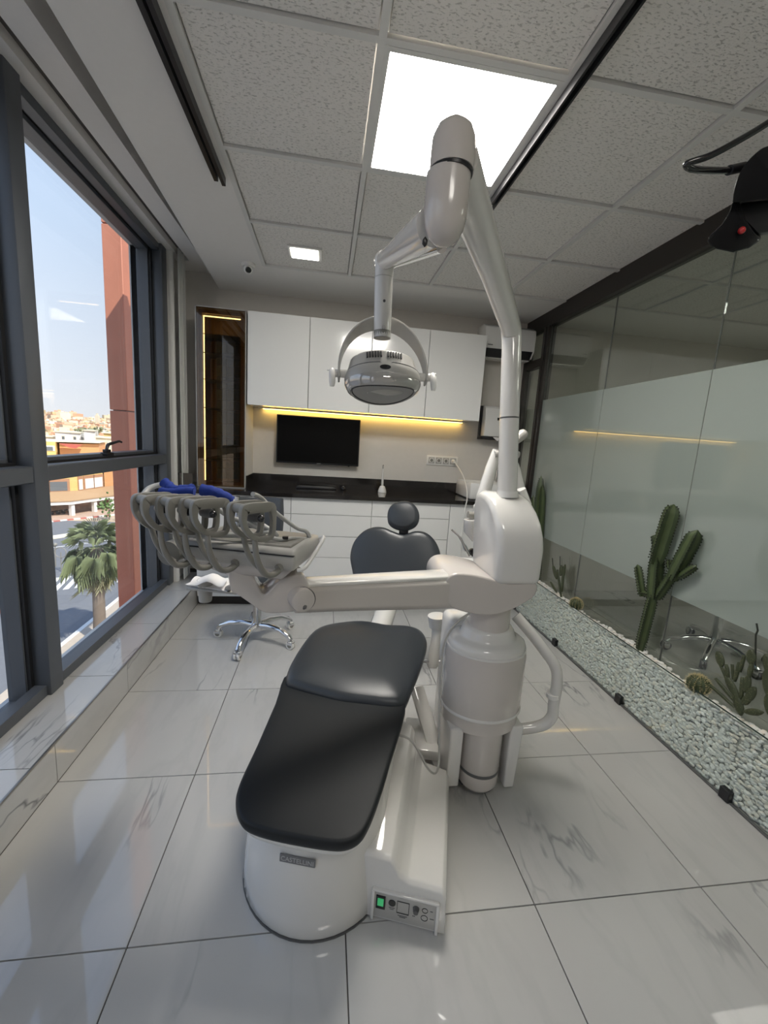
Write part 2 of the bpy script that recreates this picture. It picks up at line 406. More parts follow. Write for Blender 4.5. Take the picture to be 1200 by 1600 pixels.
# ledge under the windows
ledge = struct(obj('window_ledge', MB().box((-1.275, Y0, -0.006), (XS-0.012, YB, 0.166)), 'grout', smooth=0), 'low marble-clad ledge under the windows')
for j in range(len(ys)-1):
    yy0, yy1 = ys[j], ys[j+1]
    if yy1 < -0.5: continue
    obj('tile', MB().box((XS-0.011, yy0+GAP, 0.001), (XS, yy1-GAP, 0.168)), 'marble', ledge, smooth=0, loc=(XS, yy0, 0))
    oy = 0.13
    obj('tile', MB().box((-1.275, yy0+GAP-oy, 0.167), (XS-0.006, min(yy1-oy, YB)-GAP, 0.175)), 'marble', ledge, smooth=0, loc=(XS, yy0-oy, 0))
obj('edge_trim', MB().box((XS-0.006, Y0, 0.166), (XS+0.0015, YB, 0.1755)), 'edge', ledge, smooth=0)

# walls
struct(obj('wall_back', MB().box((-1.46, YB, -0.1), (XR+0.1, YB+0.15, 2.9)), 'wall', smooth=0), 'warm off-white back wall behind the cabinets')
struct(obj('wall_front', MB().box((-1.46, Y0-0.15, -0.1), (XR+0.1, Y0, 2.9)), 'wall', smooth=0))
struct(obj('wall_far_right', MB().box((XR, Y0, -0.1), (XR+0.15, YB, 2.9)), 'wall', smooth=0))
pier = struct(obj('wall_left', MB().box((-1.45, 3.46, 0.1), (-1.200, YB, 2.9)), 'wallw', smooth=0), 'white pier between the window and back wall')
obj('rounded_edge', MB().cyl((-1.190, 3.485, 0.176), (-1.190, 3.485, 2.71), 0.024, n=20), 'wallw', pier)
struct(obj('window_wall', MB().box((-1.46, 3.46, -0.12), (-1.365, YB, 2.9)).box((-1.46, Y0, -0.12), (-1.275, YB, 0.10)).box((-1.46, Y0, 2.70), (-1.365, YB, 2.9)).box((-1.46, Y0, 0.1), (-1.2, -1.9, 2.8)), 'wallw', smooth=0))

# ceiling: plaster border, tee grid, lay-in tiles
XE0, XE1 = -0.68, -0.93          # free edge of the plaster border (near, far)
cm = MB()
cm.prism([(XE0, Y0, H), (-0.482, Y0, H), (-0.482, 3.23, H), (XG+0.0, 3.23, H), (XG+0.0, YB, H), (XE1, YB, H)], (0, 0, 0.035))
ceiling = struct(obj('ceiling', cm.box((-0.482, Y0, H+0.03), (XR, 3.26, H+0.06)), 'plaster', smooth=0))
obj('ceiling_slab', MB().box((-1.46, Y0, 2.86), (XR+0.1, YB, 2.96)), 'plaster', ceiling, smooth=0)
obj('border_panel', MB().box((XG+0.06, 3.23, H), (XR, YB, H+0.04)), 'plaster', ceiling, smooth=0)
cx = [-0.482, 0.118, 0.718, 1.318, 1.82]
cx2 = [1.89, 2.49, 3.09, 3.69, 4.29, XR]
cy = [Y0] + [1.43 + 0.6*k for k in range(-6, 4)]
tcache = {}
TB = 0.0165
PANELS = [(1, 1.43)]
def add_tile(x0, y0, x1, y1):
    key = (round(x1-x0, 3), round(y1-y0, 3))
    if key in tcache:
        return link('ceiling_tile', tcache[key], ceiling, (x0, y0, H))
    t_ = obj('ceiling_tile', MB().box((x0+TB, y0+TB, H+0.008), (x1-TB, y1-TB, H+0.02)), 'ctile', ceiling, smooth=0, loc=(x0, y0, H))
    tcache[key] = t_.data; return t_
for cols in (cx, cx2):
    for i in range(len(cols)-1):
        for j in range(len(cy)-1):
            if cols is cx and any(i == p and abs(cy[j]-q) < 0.01 for p, q in PANELS): continue
            add_tile(cols[i], cy[j], cols[i+1], cy[j+1])
    for x in cols:
        obj('tee_bar', MB().box((x-0.012, Y0, H-0.003), (x+0.012, 3.242, H+0.012)), 'tbar', ceiling, smooth=0)
    for y in cy:
        obj('tee_bar', MB().box((cols[0], y-0.012, H-0.0025), (cols[-1], y+0.012, H+0.012)), 'tbar', ceiling, smooth=0)

# bulkhead over the windows with the blind slot
bulk = struct(obj('ceiling_bulkhead', MB().box((-1.10, Y0, 2.70), (-0.985, YB, 2.86)).box((-1.40, Y0, 2.70), (-1.155, YB, 2.86)).box((-1.155, 3.63, 2.70), (-1.10, YB, 2.86)), 'plaster', smooth=0), 'plaster bulkhead above the windows with a blind slot')
obj('blind_slot', MB().box((-1.155, Y0, 2.745), (-1.10, 3.63, 2.75)), mat('slot_brown', (0.12, 0.11, 0.10), 0.7), bulk, smooth=0)

# windows
def window(name, y0, y1, label):
    wdw = sempty(name, (-1.3, y0, 0.175), label)
    z0, z1 = 0.175, 2.70
    zt = 1.19
    P = lambda nm, lo, hi, m='frame', bv=0.002: obj(nm, MB().box(lo, hi), m, wdw, bevel=bv, seg=1)
    P('sill_rail', (-1.274, y0, z0), (-1.222, y1, z0+0.052)); P('sash_rail', (-1.365, y0, 0.10), (-1.288, y1, 0.168))
    P('gasket', (-1.290, y0, 0.10), (-1.272, y1, 0.185), 'gasket', 0)
    P('head_rail', (-1.365, y0, 2.64), (-1.288, y1, z1)); P('head_rail', (-1.274, y0, 2.655), (-1.222, y1, z1)); P('gasket', (-1.290, y0, 2.66), (-1.272, y1, z1), 'gasket', 0)
    P('jamb', (-1.365, y0, 0.10), (-1.288, y0+0.028, z1)); P('jamb', (-1.365, y1-0.028, 0.10), (-1.288, y1, z1))
    P('gasket', (-1.290, y0, z0), (-1.272, y0+0.02, z1), 'gasket', 0); P('gasket', (-1.290, y1-0.02, z0), (-1.272, y1, z1), 'gasket', 0)
    P('transom', (-1.288, y0, zt-0.035), (-1.208, y1, zt+0.035), bv=0.004)
    P('transom_sash', (-1.365, y0+0.02, zt-0.02), (-1.288, y1-0.02, zt+0.060))
    P('gasket', (-1.300, y0+0.02, zt+0.034), (-1.262, y1-0.02, zt+0.047), 'gasket', 0)
    obj('pane', MB().box((-1.348, y0+0.02, 0.160), (-1.342, y1-0.02, zt-0.015)), 'wglass', wdw, smooth=0)
    obj('pane', MB().box((-1.348, y0+0.02, zt+0.055), (-1.342, y1-0.02, 2.645)), 'wglass', wdw, smooth=0)
    return wdw
w1 = window('window_1', 2.0, 3.37, 'tall grey-framed window with a lever handle, showing the town')
w2 = window('window_2', 0.54, 1.91, 'tall grey-framed window cut by the left edge of the view')
w3 = window('window_3', -0.92, 0.45, None)
for y in (1.91, 0.45, -1.01, 3.37):
    m_ = struct(obj('window_mullion', MB().box((-1.275, y, 0.175), (-1.205, y+0.09, 2.705)), 'frame', bevel=0.004), None)
# lever handle
hb = obj('handle_base', MB().box((-1.30, 2.62, 1.236), (-1.262, 2.70, 1.256)).box((-1.295, 2.635, 1.256), (-1.268, 2.68, 1.274)), 'blackm', w1, bevel=0.003)
obj('lever', MB().tube([(-1.282, 2.655, 1.27), (-1.280, 2.665, 1.298), (-1.275, 2.685, 1.306), (-1.268, 2.78, 1.322), (-1.268, 2.81, 1.316)], [0.009, 0.009, 0.009, 0.007, 0.006], 10), 'blackm', hb)

# stacked blind at the end of the slot
bl = thing('vertical_blind', 'white blind panels drawn together beside the grey window jamb', 'blind', (-1.128, 3.52, 0.18))
for k in range(2):
    yy = 3.515 + 0.068*k
    obj('blind_panel', MB().box((-1.136, yy-0.03, 0.19), (-1.131, yy+0.03, 2.73)), 'blindm', bl, smooth=0)
    obj('cord', MB().cyl((-1.128, yy+0.032, 0.20), (-1.128, yy+0.032, 2.73), 0.0028, n=6), 'whitem', bl)

# partition wall: header, post, panes, frosted film
part = sempty('wall_right', (XG, 1.5, 0), 'glass partition with dark frame and frosted band')
HB = 2.465
obj('header_beam', MB().box((XG-0.03, Y0, HB), (XG+0.045, YB, H+0.02)), 'dframe', part, bevel=0.002, seg=1)
obj('post', MB().box((XG-0.03, 3.44, 0.0), (XG+0.04, 3.525, HB)), 'dframe', part, bevel=0.002, seg=1)
obj('post_bead', MB().box((XG-0.036, 3.475, 0.0), (XG-0.028, 3.49, HB)), 'dframe', part, smooth=0)
obj('post', MB().box((XG-0.025, 3.79, ZC+0.02), (XG+0.035, YB, HB)), 'dframe', part, bevel=0.002, seg=1)
obj('transom', MB().box((XG-0.025, 3.525, 2.155), (XG+0.035, 3.79, 2.225)), 'dframe', part, bevel=0.002, seg=1)
obj('pane', MB().box((XG-0.004, 3.525, 0.02), (XG+0.004, 3.79, 2.155)), 'pglass', part, smooth=0)
obj('pane', MB().box((XG-0.004, 3.525, 2.225), (XG+0.004, 3.79, HB)), 'pglass', part, smooth=0)
py_ = [-1.36, -0.56, 0.24, 1.04, 1.84, 2.64, 3.44]
for a, b2 in zip(py_[:-1], py_[1:]):
    p_ = obj('pane', MB().box((XG-0.005, a+0.002, 0.005), (XG+0.005, b2-0.002, HB)), 'pglass', part, smooth=0)
    obj('frosted_film', MB().box((XG-0.0062, a+0.002, 0.715), (XG-0.0056, b2-0.002, 1.86)), 'frost', p_, smooth=0)
    obj('seal', MB().box((XG-0.004, b2-0.0018, 0.01), (XG+0.004, b2+0.0018, HB)), 'dgrey', part, smooth=0)
struct(part)
struct(obj('wall_partition_end', MB().box((XG-0.03, Y0, 0), (XG+0.045, -1.36, HB)), 'wall', smooth=0))

# ================================================================ CEILING FITTINGS
lp = thing('ceiling_light_panel', 'large square lit panel in the ceiling above the dental lamp', 'ceiling light', (0.418, 1.73, H))
obj('frame', MB().box((0.128, 1.44, H-0.004), (0.146, 2.02, H+0.02)).box((0.69, 1.44, H-0.004), (0.708, 2.02, H+0.02)).box((0.146, 1.44, H-0.004), (0.69, 1.458, H+0.02)).box((0.146, 2.002, H-0.004), (0.69, 2.02, H+0.02)), 'tbar', lp, smooth=0)
obj('diffuser', MB().box((0.146, 1.458, H-0.002), (0.69, 2.002, H+0.01)), 'panel', lp, smooth=0)
for x, lb in ((2.79, 'added unseen fill panel beyond the partition, nearest the glass'), (3.99, 'added unseen fill panel beyond the partition, far from the glass')):
    l3 = thing('ceiling_light_panel', lb, 'ceiling light', (x, 0.53, H))  # added out of view to brighten the next room
    obj('frame', MB().box((x-0.29, 0.24, H-0.004), (x+0.29, 0.82, H+0.006)), 'tbar', l3, smooth=0)
    obj('diffuser', MB().box((x-0.27, 0.26, H-0.006), (x+0.27, 0.80, H-0.004)), 'fillpanel', l3, smooth=0)
l4 = thing('ceiling_light_panel', 'added unseen fill panel behind the viewpoint', 'ceiling light', (0.418, -0.67, H))  # fill light added behind the camera to lift the near floor
obj('frame', MB().box((0.128, -0.96, H-0.004), (0.708, -0.38, H+0.006)), 'tbar', l4, smooth=0)
obj('diffuser', MB().box((0.146, -0.942, H-0.006), (0.69, -0.398, H-0.004)), 'fillpanel', l4, smooth=0)
sl = thing('small_ceiling_light', 'small square recessed light in the far ceiling tile', 'ceiling light', (-0.18, 2.95, H))
obj('trim', MB().box((-0.29, 2.865, H-0.004), (-0.075, 3.045, H+0.008)), 'tbar', sl, bevel=0.002, seg=1)
obj('lens', MB().box((-0.272, 2.885, H-0.007), (-0.10, 3.025, H-0.003)), 'spot', sl, smooth=0)
tk = thing('lamp_track', 'black ceiling track on the plaster near the windows', 'lighting track', (-0.54, 0.9, H))
obj('rail', MB().box((-0.558, Y0+0.2, H-0.035), (-0.540, 2.22, H)).box((-0.530, Y0+0.2, H-0.035), (-0.514, 2.25, H)).box((-0.545, Y0+0.2, H-0.012), (-0.525, 2.20, H)), 'blackm', tk, smooth=0)
obj('conductor', MB().box((-0.537, Y0+0.2, H-0.018), (-0.533, 2.19, H-0.012)), 'lgrey', tk, smooth=0)
tk2 = thing('lamp_track', 'black ceiling track running beside the lit panel', 'lighting track', (0.738, 0.6, H))
obj('rail', MB().box((0.724, Y0+0.2, H-0.036), (0.731, 2.10, H-0.002)).box((0.747, Y0+0.2, H-0.036), (0.754, 2.12, H-0.002)).box((0.731, Y0+0.2, H-0.014), (0.747, 2.10, H-0.002)), 'blackm', tk2, smooth=0)
dc = thing('dome_camera', 'small white ceiling security camera with black lens', 'security camera', (-0.588, 3.234, H))
obj('mount', MB().lathe([(0.045, 0), (0.047, -0.012), (0.040, -0.022), (0.02, -0.024)], (-0.588, 3.234, H), 24), 'whitem', dc)
obj('eyeball', MB().sphere((-0.588, 3.225, H-0.042), 0.030), 'whitem', dc)
obj('lens', MB().cyl((-0.583, 3.205, H-0.050), (-0.576, 3.192, H-0.056), 0.020, 0.017), 'blackg', dc)

# ================================================================ BACK WALL FURNITURE
# base units, one worktop
YF = 3.37
rows = [0.935, 0.80, 0.618, 0.437, 0.256, 0.085]
ub = [(-1.0, -0.266), (-0.266, 0.395), (0.395, 1.068), (1.068, 1.72)]
lab = ['white drawer unit partly hidden behind the instrument tray', 'white drawer unit under the television, left of the headrest', 'white drawer unit directly behind the headrest', 'white cupboard unit under the basin, behind the dental column']
for k, (x0, x1) in enumerate(ub):
    u_ = thing('base_cabinet', lab[k], 'cabinet', ((x0+x1)/2, YF, 0), 'base units below the worktop')
    obj('carcass', MB().box((x0+0.001, YF+0.019, 0.08), (x1-0.001, YB-0.002, ZC-0.035)), 'whitec', u_, smooth=0)
    obj('plinth', MB().box((x0, YF+0.05, 0.001), (x1, YF+0.065, 0.08)), 'dframe', u_, smooth=0)
    if k < 3:
        for a, b2 in zip(rows[:-1], rows[1:]):
            obj('drawer', MB().box((x0+0.002, YF, b2+0.002), (x1-0.002, YF+0.018, a-0.002)), 'whitec', u_, bevel=0.001, seg=1)
    else:
        xm = (x0+x1)/2
        for a, b2 in ((x0, xm), (xm, x1)):
            obj('door', MB().box((a+0.004, YF, 0.087), (b2-0.002, YF+0.018, rows[0]-0.002)), 'whitec', u_, bevel=0.001, seg=1)
wt = thing('worktop', 'long black granite worktop with low upstand', 'worktop', (0.35, 3.6, ZC))
obj('slab', MB().box((-1.232, YF-0.03, ZC-0.033), (1.78, YB-0.001, ZC)), 'granite', wt, bevel=0.002, seg=1)
obj('upstand', MB().box((-0.64, YB-0.022, ZC), (1.78, YB-0.001, ZC+0.105)), 'granite', wt, smooth=0)
obj('upstand', MB().box((-0.655, 3.53, ZC), (-0.64, YB-0.001, ZC+0.105)), 'granite', wt, smooth=0)
obj('upstand', MB().box((-1.232, 3.50, ZC), (-1.06, 3.52, ZC+0.105)), 'granite', wt, smooth=0)
# wall units
dx = [-0.64, -0.163, 0.335, 0.81, 1.30]
lab = ['white wall cabinet next to the bronze glass cabinet', 'second white wall cabinet from the bronze glass cabinet', 'third white wall cabinet, seen behind the lamp head', 'white wall cabinet beside the air conditioner']
ZU0, ZU1 = 1.655, 2.352
for k in range(4):
    x0, x1 = dx[k], dx[k+1]
    u_ = thing('wall_cabinet', lab[k], 'cabinet', ((x0+x1)/2, 3.5, ZU0), 'white wall cabinets over the television')
    obj('carcass', MB().box((x0+0.001, 3.52, ZU0), (x1-0.001, YB-0.001, ZU1-0.004)), 'whitec', u_, smooth=0)
    obj('door', MB().box((x0+0.0025, 3.50, ZU0-0.006), (x1-0.0025, 3.518, ZU1)), 'whitec', u_, bevel=0.001, seg=1)
ls = thing('led_strip', 'glowing warm yellow strip under the white wall cabinets', 'led light', (0.35, 3.83, ZU0))
obj('profile', MB().box((-0.60, 3.800, ZU0-0.010), (1.27, 3.842, ZU0-0.001)), 'whitem', ls, smooth=0)
obj('diffuser', MB().box((-0.56, 3.806, ZU0-0.014), (1.25, 3.838, ZU0-0.010)), 'led', ls, smooth=0)
# bronze glass cabinet
gx0, gx1, gz0, gz1 = -1.025, -0.650, ZC+0.002, 2.352
gc = thing('display_cabinet', 'tall narrow cabinet with bronze glass door and lit edge', 'cabinet', (-0.84, 3.5, ZC))
obj('carcass', MB().box((gx0, 3.82, gz0), (gx1, YB-0.001, gz1)).box((gx0, 3.52, gz0), (gx0+0.018, 3.82, gz1)).box((gx1-0.018, 3.52, gz0), (gx1, 3.82, gz1)).box((gx0+0.018, 3.52, gz0), (gx1-0.018, 3.82, gz0+0.02)).box((gx0+0.018, 3.52, gz1-0.02), (gx1-0.018, 3.82, gz1)), 'wallw', gc, smooth=0)
obj('lining', MB().box((gx0+0.018, 3.80, gz0+0.02), (gx1-0.018, 3.818, gz1-0.02)).box((gx0+0.019, 3.53, gz0+0.02), (gx0+0.03, 3.80, gz1-0.02)).box((gx1-0.03, 3.53, gz0+0.02), (gx1-0.019, 3.80, gz1-0.02)), 'oak', gc, smooth=0)
dr = obj('door', MB().box((gx0, 3.502, gz0), (gx0+0.006, 3.518, gz1)).box((gx1-0.006, 3.502, gz0), (gx1, 3.518, gz1)).box((gx0, 3.502, gz0), (gx1, 3.518, gz0+0.006)).box((gx0, 3.502, gz1-0.006), (gx1, 3.518, gz1)), 'lgrey', gc, smooth=0)
obj('pane', MB().box((gx0+0.006, 3.506, gz0+0.006), (gx1-0.006, 3.511, gz1-0.006)), 'bronze', dr, smooth=0)
obj('inner_frame', MB().box((gx0+0.018, 3.522, gz0+0.02), (gx0+0.045, 3.535, gz1-0.02)).box((gx1-0.045, 3.522, gz0+0.02), (gx1-0.018, 3.535, gz1-0.02)).box((gx0+0.045, 3.522, gz1-0.045), (gx1-0.045, 3.535, gz1-0.02)).box((gx0+0.045, 3.522, gz0+0.02), (gx1-0.045, 3.535, gz0+0.045)), 'oak', gc, smooth=0)
obj('led_edge', MB().box((gx0+0.046, 3.55, gz0+0.05), (gx0+0.053, 3.556, gz1-0.055)).box((gx0+0.046, 3.55, gz1-0.062), (gx1-0.05, 3.556, gz1-0.055)), 'ledw', gc, smooth=0)
for z in (1.18, 1.36, 1.60, 1.82, 2.02, 2.16):
    obj('shelf', MB().box((gx0+0.03, 3.545, z), (gx1-0.03, 3.80, z+0.006)), 'dgrey', gc, smooth=0)
bme = None
for r_ in range(12):
    for c_ in range(3):
        x0 = gx0 + 0.10 + c_*0.082; z0 = gz0 + 0.05 + r_*0.0945
        if bme is None:
            o_ = obj('block', MB().box((x0, 3.72, z0), (x0+0.078, 3.80, z0+0.09)), 'mosaic', gc, bevel=0.003, seg=1, loc=(x0, 3.72, z0)); bme = o_.data
        else: link('block', bme, gc, (x0, 3.72, z0))
# television
tv = thing('television', 'black flat television mounted on the wall under the cabinets', 'television', (-0.07, 3.80, 1.39))
obj('casing', MB().box((-0.438, 3.775, 1.185), (0.296, 3.815, 1.603)), 'blackm', tv, bevel=0.004)
obj('screen', MB().box((-0.428, 3.7735, 1.200), (0.286, 3.776, 1.593)), 'screen', tv, smooth=0)
obj('logo', MB().box((-0.080, 3.7725, 1.1905), (-0.045, 3.775, 1.1955)), 'lgrey', tv, smooth=0)
obj('sensor', MB().box((0.20, 3.78, 1.178), (0.215, 3.79, 1.186)), 'blackm', tv, smooth=0)
obj('bracket', MB().box((-0.22, 3.815, 1.28), (0.08, YB-0.001, 1.5)), 'blackm', tv, smooth=0)
# worktop items
kb = thing('keyboard', 'flat black keyboard lying on the worktop under the television', 'keyboard', (-0.07, 3.74, ZC))
obj('body', MB().box((-0.25, 3.69, ZC+0.001), (0.10, 3.80, ZC+0.016)), 'blackm', kb, bevel=0.003)
obj('keys', MB().box((-0.235, 3.70, ZC+0.015), (0.085, 3.79, ZC+0.020)), 'dgrey', kb, bevel=0.002)
ms = thing('computer_mouse', 'small black mouse on the worktop beside the keyboard', 'mouse', (0.165, 3.74, ZC))
obj('shell', MB().sphere((0.165, 3.74, ZC+0.012), 0.03, sc=(0.9, 1.4, 0.75)), 'blackg', ms)
obj('wheel', MB().cyl((0.160, 3.70, ZC+0.034), (0.170, 3.70, ZC+0.034), 0.006), 'dgrey', ms)
cl = thing('curing_light', 'white wand-shaped device standing in its charger on the worktop', 'dental device', (0.515, 3.68, ZC))
obj('charger', MB().lathe([(0.038, 0.0), (0.038, 0.008), (0.032, 0.03), (0.022, 0.055), (0.012, 0.06)], (0.515, 3.68, ZC+0.001), 28), 'whitem', cl)
obj('handle', MB().tube([(0.515, 3.68, ZC+0.055), (0.513, 3.68, ZC+0.15), (0.511, 3.68, ZC+0.215)], [0.011, 0.010, 0.007], 16), 'white', cl)
obj('tip', MB().tube([(0.511, 3.68, ZC+0.215), (0.510, 3.68, ZC+0.238), (0.512, 3.675, ZC+0.248)], [0.006, 0.005, 0.007], 12), 'grey', cl)
ss = thing('socket_strip', 'wall strip of four electrical sockets right of the television', 'socket', (1.095, YB, 1.28))
p0 = V((0.95, 0, 1.315)); 
obj('plate', MB().box((0.945, YB-0.012, 1.235), (1.25, YB, 1.325)), 'whitem', ss, bevel=0.004)
for k in range(4):
    xx = 0.992 + 0.0705*k
    f_ = obj('socket', MB().box((xx-0.030, YB-0.015, 1.25), (xx+0.030, YB-0.011, 1.31)), 'lgrey', ss, bevel=0.002)
    obj('well', MB().cyl((xx, YB-0.0175, 1.28), (xx, YB-0.014, 1.28), 0.021, 0.021, 20), 'whitem', f_)
    obj('well_floor', MB().cyl((xx, YB-0.0182, 1.28), (xx, YB-0.0170, 1.28), 0.016, 0.016, 20), 'grey', f_)
pc = thing('power_cable', 'white cable plugged into the last socket and hanging over the worktop', 'cable', (1.20, YB-0.03, 1.28))
obj('plug', MB().cyl((1.204, YB-0.018, 1.28), (1.204, YB-0.06, 1.277), 0.017, 0.013), 'whitem', pc)
obj('wire', MB().tube(catmull([(1.204, 3.79, 1.277), (1.215, 3.70, 1.235), (1.225, 3.56, 1.16), (1.215, 3.42, 1.07), (1.19, 3.31, 0.985), (1.175, 3.295, 0.90), (1.17, 3.30, 0.6), (1.2, 3.32, 0.3)], 6, False), 0.0045, 8), 'whitem', pc)
bs = thing('wash_basin', 'white rectangular basin block standing on the black worktop', 'basin', (1.48, 3.6, ZC))
mb = MB()
def basin_ring(i, z): return [(1.255+i, 3.43+i, z), (1.72-i, 3.43+i, z), (1.72-i, 3.83-i, z), (1.255+i, 3.83-i, z)]
mb.rings([basin_ring(0.012, ZC+0.001), basin_ring(0, ZC+0.01), basin_ring(0, ZC+0.145), basin_ring(0.012, ZC+0.145), basin_ring(0.03, ZC+0.05)])
obj('bowl', mb, 'whitec', bs, bevel=0.004)
obj('drain', MB().cyl((1.49, 3.63, ZC+0.05), (1.49, 3.63, ZC+0.055), 0.022), 'chrome', bs)
obj('spout', MB().tube([(1.64, 3.80, ZC+0.145), (1.64, 3.80, ZC+0.25), (1.62, 3.76, ZC+0.27), (1.58, 3.70, ZC+0.255)], 0.011, 12), 'chrome', bs)
pd = thing('paper_dispenser', 'white paper towel dispenser with black lower edge on the wall', 'dispenser', (1.60, YB, 1.5))
obj('backplate', MB().box((1.425, YB-0.03, 1.505), (1.765, YB, 1.815)), 'blackm', pd, smooth=0)
obj('cover', MB().prism([(1.445, YB-0.025, 1.535), (1.445, YB-0.115, 1.535), (1.445, YB-0.115, 1.70), (1.445, YB-0.10, 1.79), (1.445, YB-0.06, 1.815), (1.445, YB-0.025, 1.82)], (0.30, 0, 0)), 'whitec', pd, bevel=0.006)
obj('tray', MB().box((1.425, YB-0.12, 1.505), (1.765, YB-0.02, 1.535)), 'blackm', pd, bevel=0.003)
obj('window', MB().box((1.56, YB-0.1175, 1.685), (1.60, YB-0.113, 1.71)), 'blackg', pd, smooth=0)
obj('paper', MB().prism([(1.53, YB-0.125, 1.53), (1.62, YB-0.125, 1.53), (1.575, YB-0.13, 1.495)], (0, 0.004, 0)), 'paper', pd, smooth=0)
ac = thing('air_conditioner', 'white split air conditioner high on the back wall by the partition', 'air conditioner', (1.60, YB, 2.2))
ax0, ax1 = 1.33, 1.80
prof = [(YB-0.001, 2.235), (YB-0.001, 2.50), (YB-0.15, 2.50), (YB-0.205, 2.47), (YB-0.215, 2.42), (YB-0.210, 2.29), (YB-0.17, 2.235)]
obj('housing', MB().prism([(ax0, y, z) for y, z in prof], (ax1-ax0, 0, 0)), 'whitec', ac, bevel=0.006)
obj('outlet', MB().prism([(ax0+0.02, y, z) for y, z in [(YB-0.209, 2.292), (YB-0.214, 2.288), (YB-0.170, 2.228), (YB-0.09, 2.226), (YB-0.09, 2.24), (YB-0.165, 2.240)]], (ax1-ax0-0.04, 0, 0)), 'blackm', ac, smooth=0)
for q in (0.25, 0.5, 0.75):
    obj('louvre', MB().box((ax0+0.03, YB-0.205+q*0.05, 2.275-q*0.055), (ax1-0.03, YB-0.19+q*0.05, 2.278-q*0.055)), 'dgrey', ac, smooth=0)
obj('flap', MB().box((ax0+0.02, YB-0.16, 2.218), (ax1-0.02, YB-0.06, 2.224)), 'whitec', ac, smooth=0)
obj('badge', MB().box((ax0+0.03, YB-0.2155, 2.315), (ax0+0.075, YB-0.211, 2.322)), 'dgrey', ac, smooth=0)

# ================================================================ PLANTER AND CACTI
ZP = 0.355
pl = thing('glass_planter', 'long low glass planter filled with white pebbles along the partition', 'planter', (XP, 1.8, 0))
obj('bed', MB().box((XP+0.024, -1.3, 0.002), (XG-0.012, 3.42, ZP-0.03)), 'soil', pl, smooth=0)
pj = [-1.3, -0.3, 0.9, 2.1, 3.43]
for a, b2 in zip(pj[:-1], pj[1:]):
    obj('front_glass', MB().box((XP-0.004, a+0.001, 0.003), (XP+0.004, b2-0.001, ZP+0.012)), 'planterglass', pl, smooth=0)
    obj('glass_edge', MB().box((XP-0.0045, a+0.001, ZP+0.012), (XP+0.0045, b2-0.001, ZP+0.0135)), mat('green_glass_edge', (0.03, 0.05, 0.045), 0.2) if a == pj[0] else bpy.data.materials['green_glass_edge'], pl, smooth=0)
obj('end_glass', MB().box((XP, 3.424, 0.003), (XG-0.008, 3.430, ZP+0.012)), 'planterglass', pl, smooth=0)
obj('base_seal', MB().box((XP-0.006, -1.3, 0.001), (XP+0.006, 3.43, 0.008)), 'dgrey', pl, smooth=0)
for y in (0.55, 1.31, 1.97, 2.66, 3.35):
    obj('clip', MB().box((XP-0.014, y-0.022, 0.001), (XP+0.012, y+0.022, 0.052)), 'blackm', pl, bevel=0.002, seg=1)
pb = MB()
random.seed(3)
spots = []
st = 0.0205
y = 0.6
while y < 3.42:
    z = 0.014
    while z < ZP - 0.004:
        spots.append((XP + 0.0165 + random.uniform(0, 0.006), y + random.uniform(-0.45, 0.45)*st, z + random.uniform(-0.3, 0.3)*st, st*random.uniform(0.50, 0.70), (0.80, random.uniform(0.85, 1.25), random.uniform(0.7, 1.0)), 0))
        z += st * 0.80
    x = XP + 0.016
    while x < XG - 0.016:
        spots.append((x + random.uniform(-0.3, 0.3)*st, y + random.uniform(-0.4, 0.4)*st, ZP - 0.022 + random.uniform(0, 0.014) + 0.010*sin(y*7), st*random.uniform(0.5, 0.72), (random.uniform(0.8, 1.2), random.uniform(0.8, 1.2), 0.75), 1))
        x += st * 0.85
    y += st * 0.85
vis = sorted([p for p in spots if p[1] > 1.14 or p[5]], key=lambda p: (Vector(p[:3]) - CAM_O).length)
single = set(id(p) for p in [p for p in vis if p[1] > 1.12][:300])
pmesh = []
for k in range(5):
    o_ = obj('pebble', MB().ball((0, 0, 0), 1.0, 2 if False else 1, (random.uniform(0.85, 1.15), random.uniform(0.9, 1.2), random.uniform(0.75, 1.0)), 0.06), 'pebble1', pl, loc=(0, 0, 0)); pmesh.append(o_.data); bpy.data.objects.remove(o_)
for p in spots:
    if id(p) in single:
        o_ = link('pebble', random.choice(pmesh), pl, p[:3]); o_.scale = (p[3]*p[4][0], p[3]*p[4][1], p[3]*p[4][2]); o_.rotation_euler = (0, 0, random.uniform(-0.4, 0.4))
    else: pb.ball(p[:3], p[3], 1, p[4], 0.05)
po = obj('pebbles', pb, 'pebble', pl); po['kind'] = 'stuff'; po['label'] = 'white pebbles'

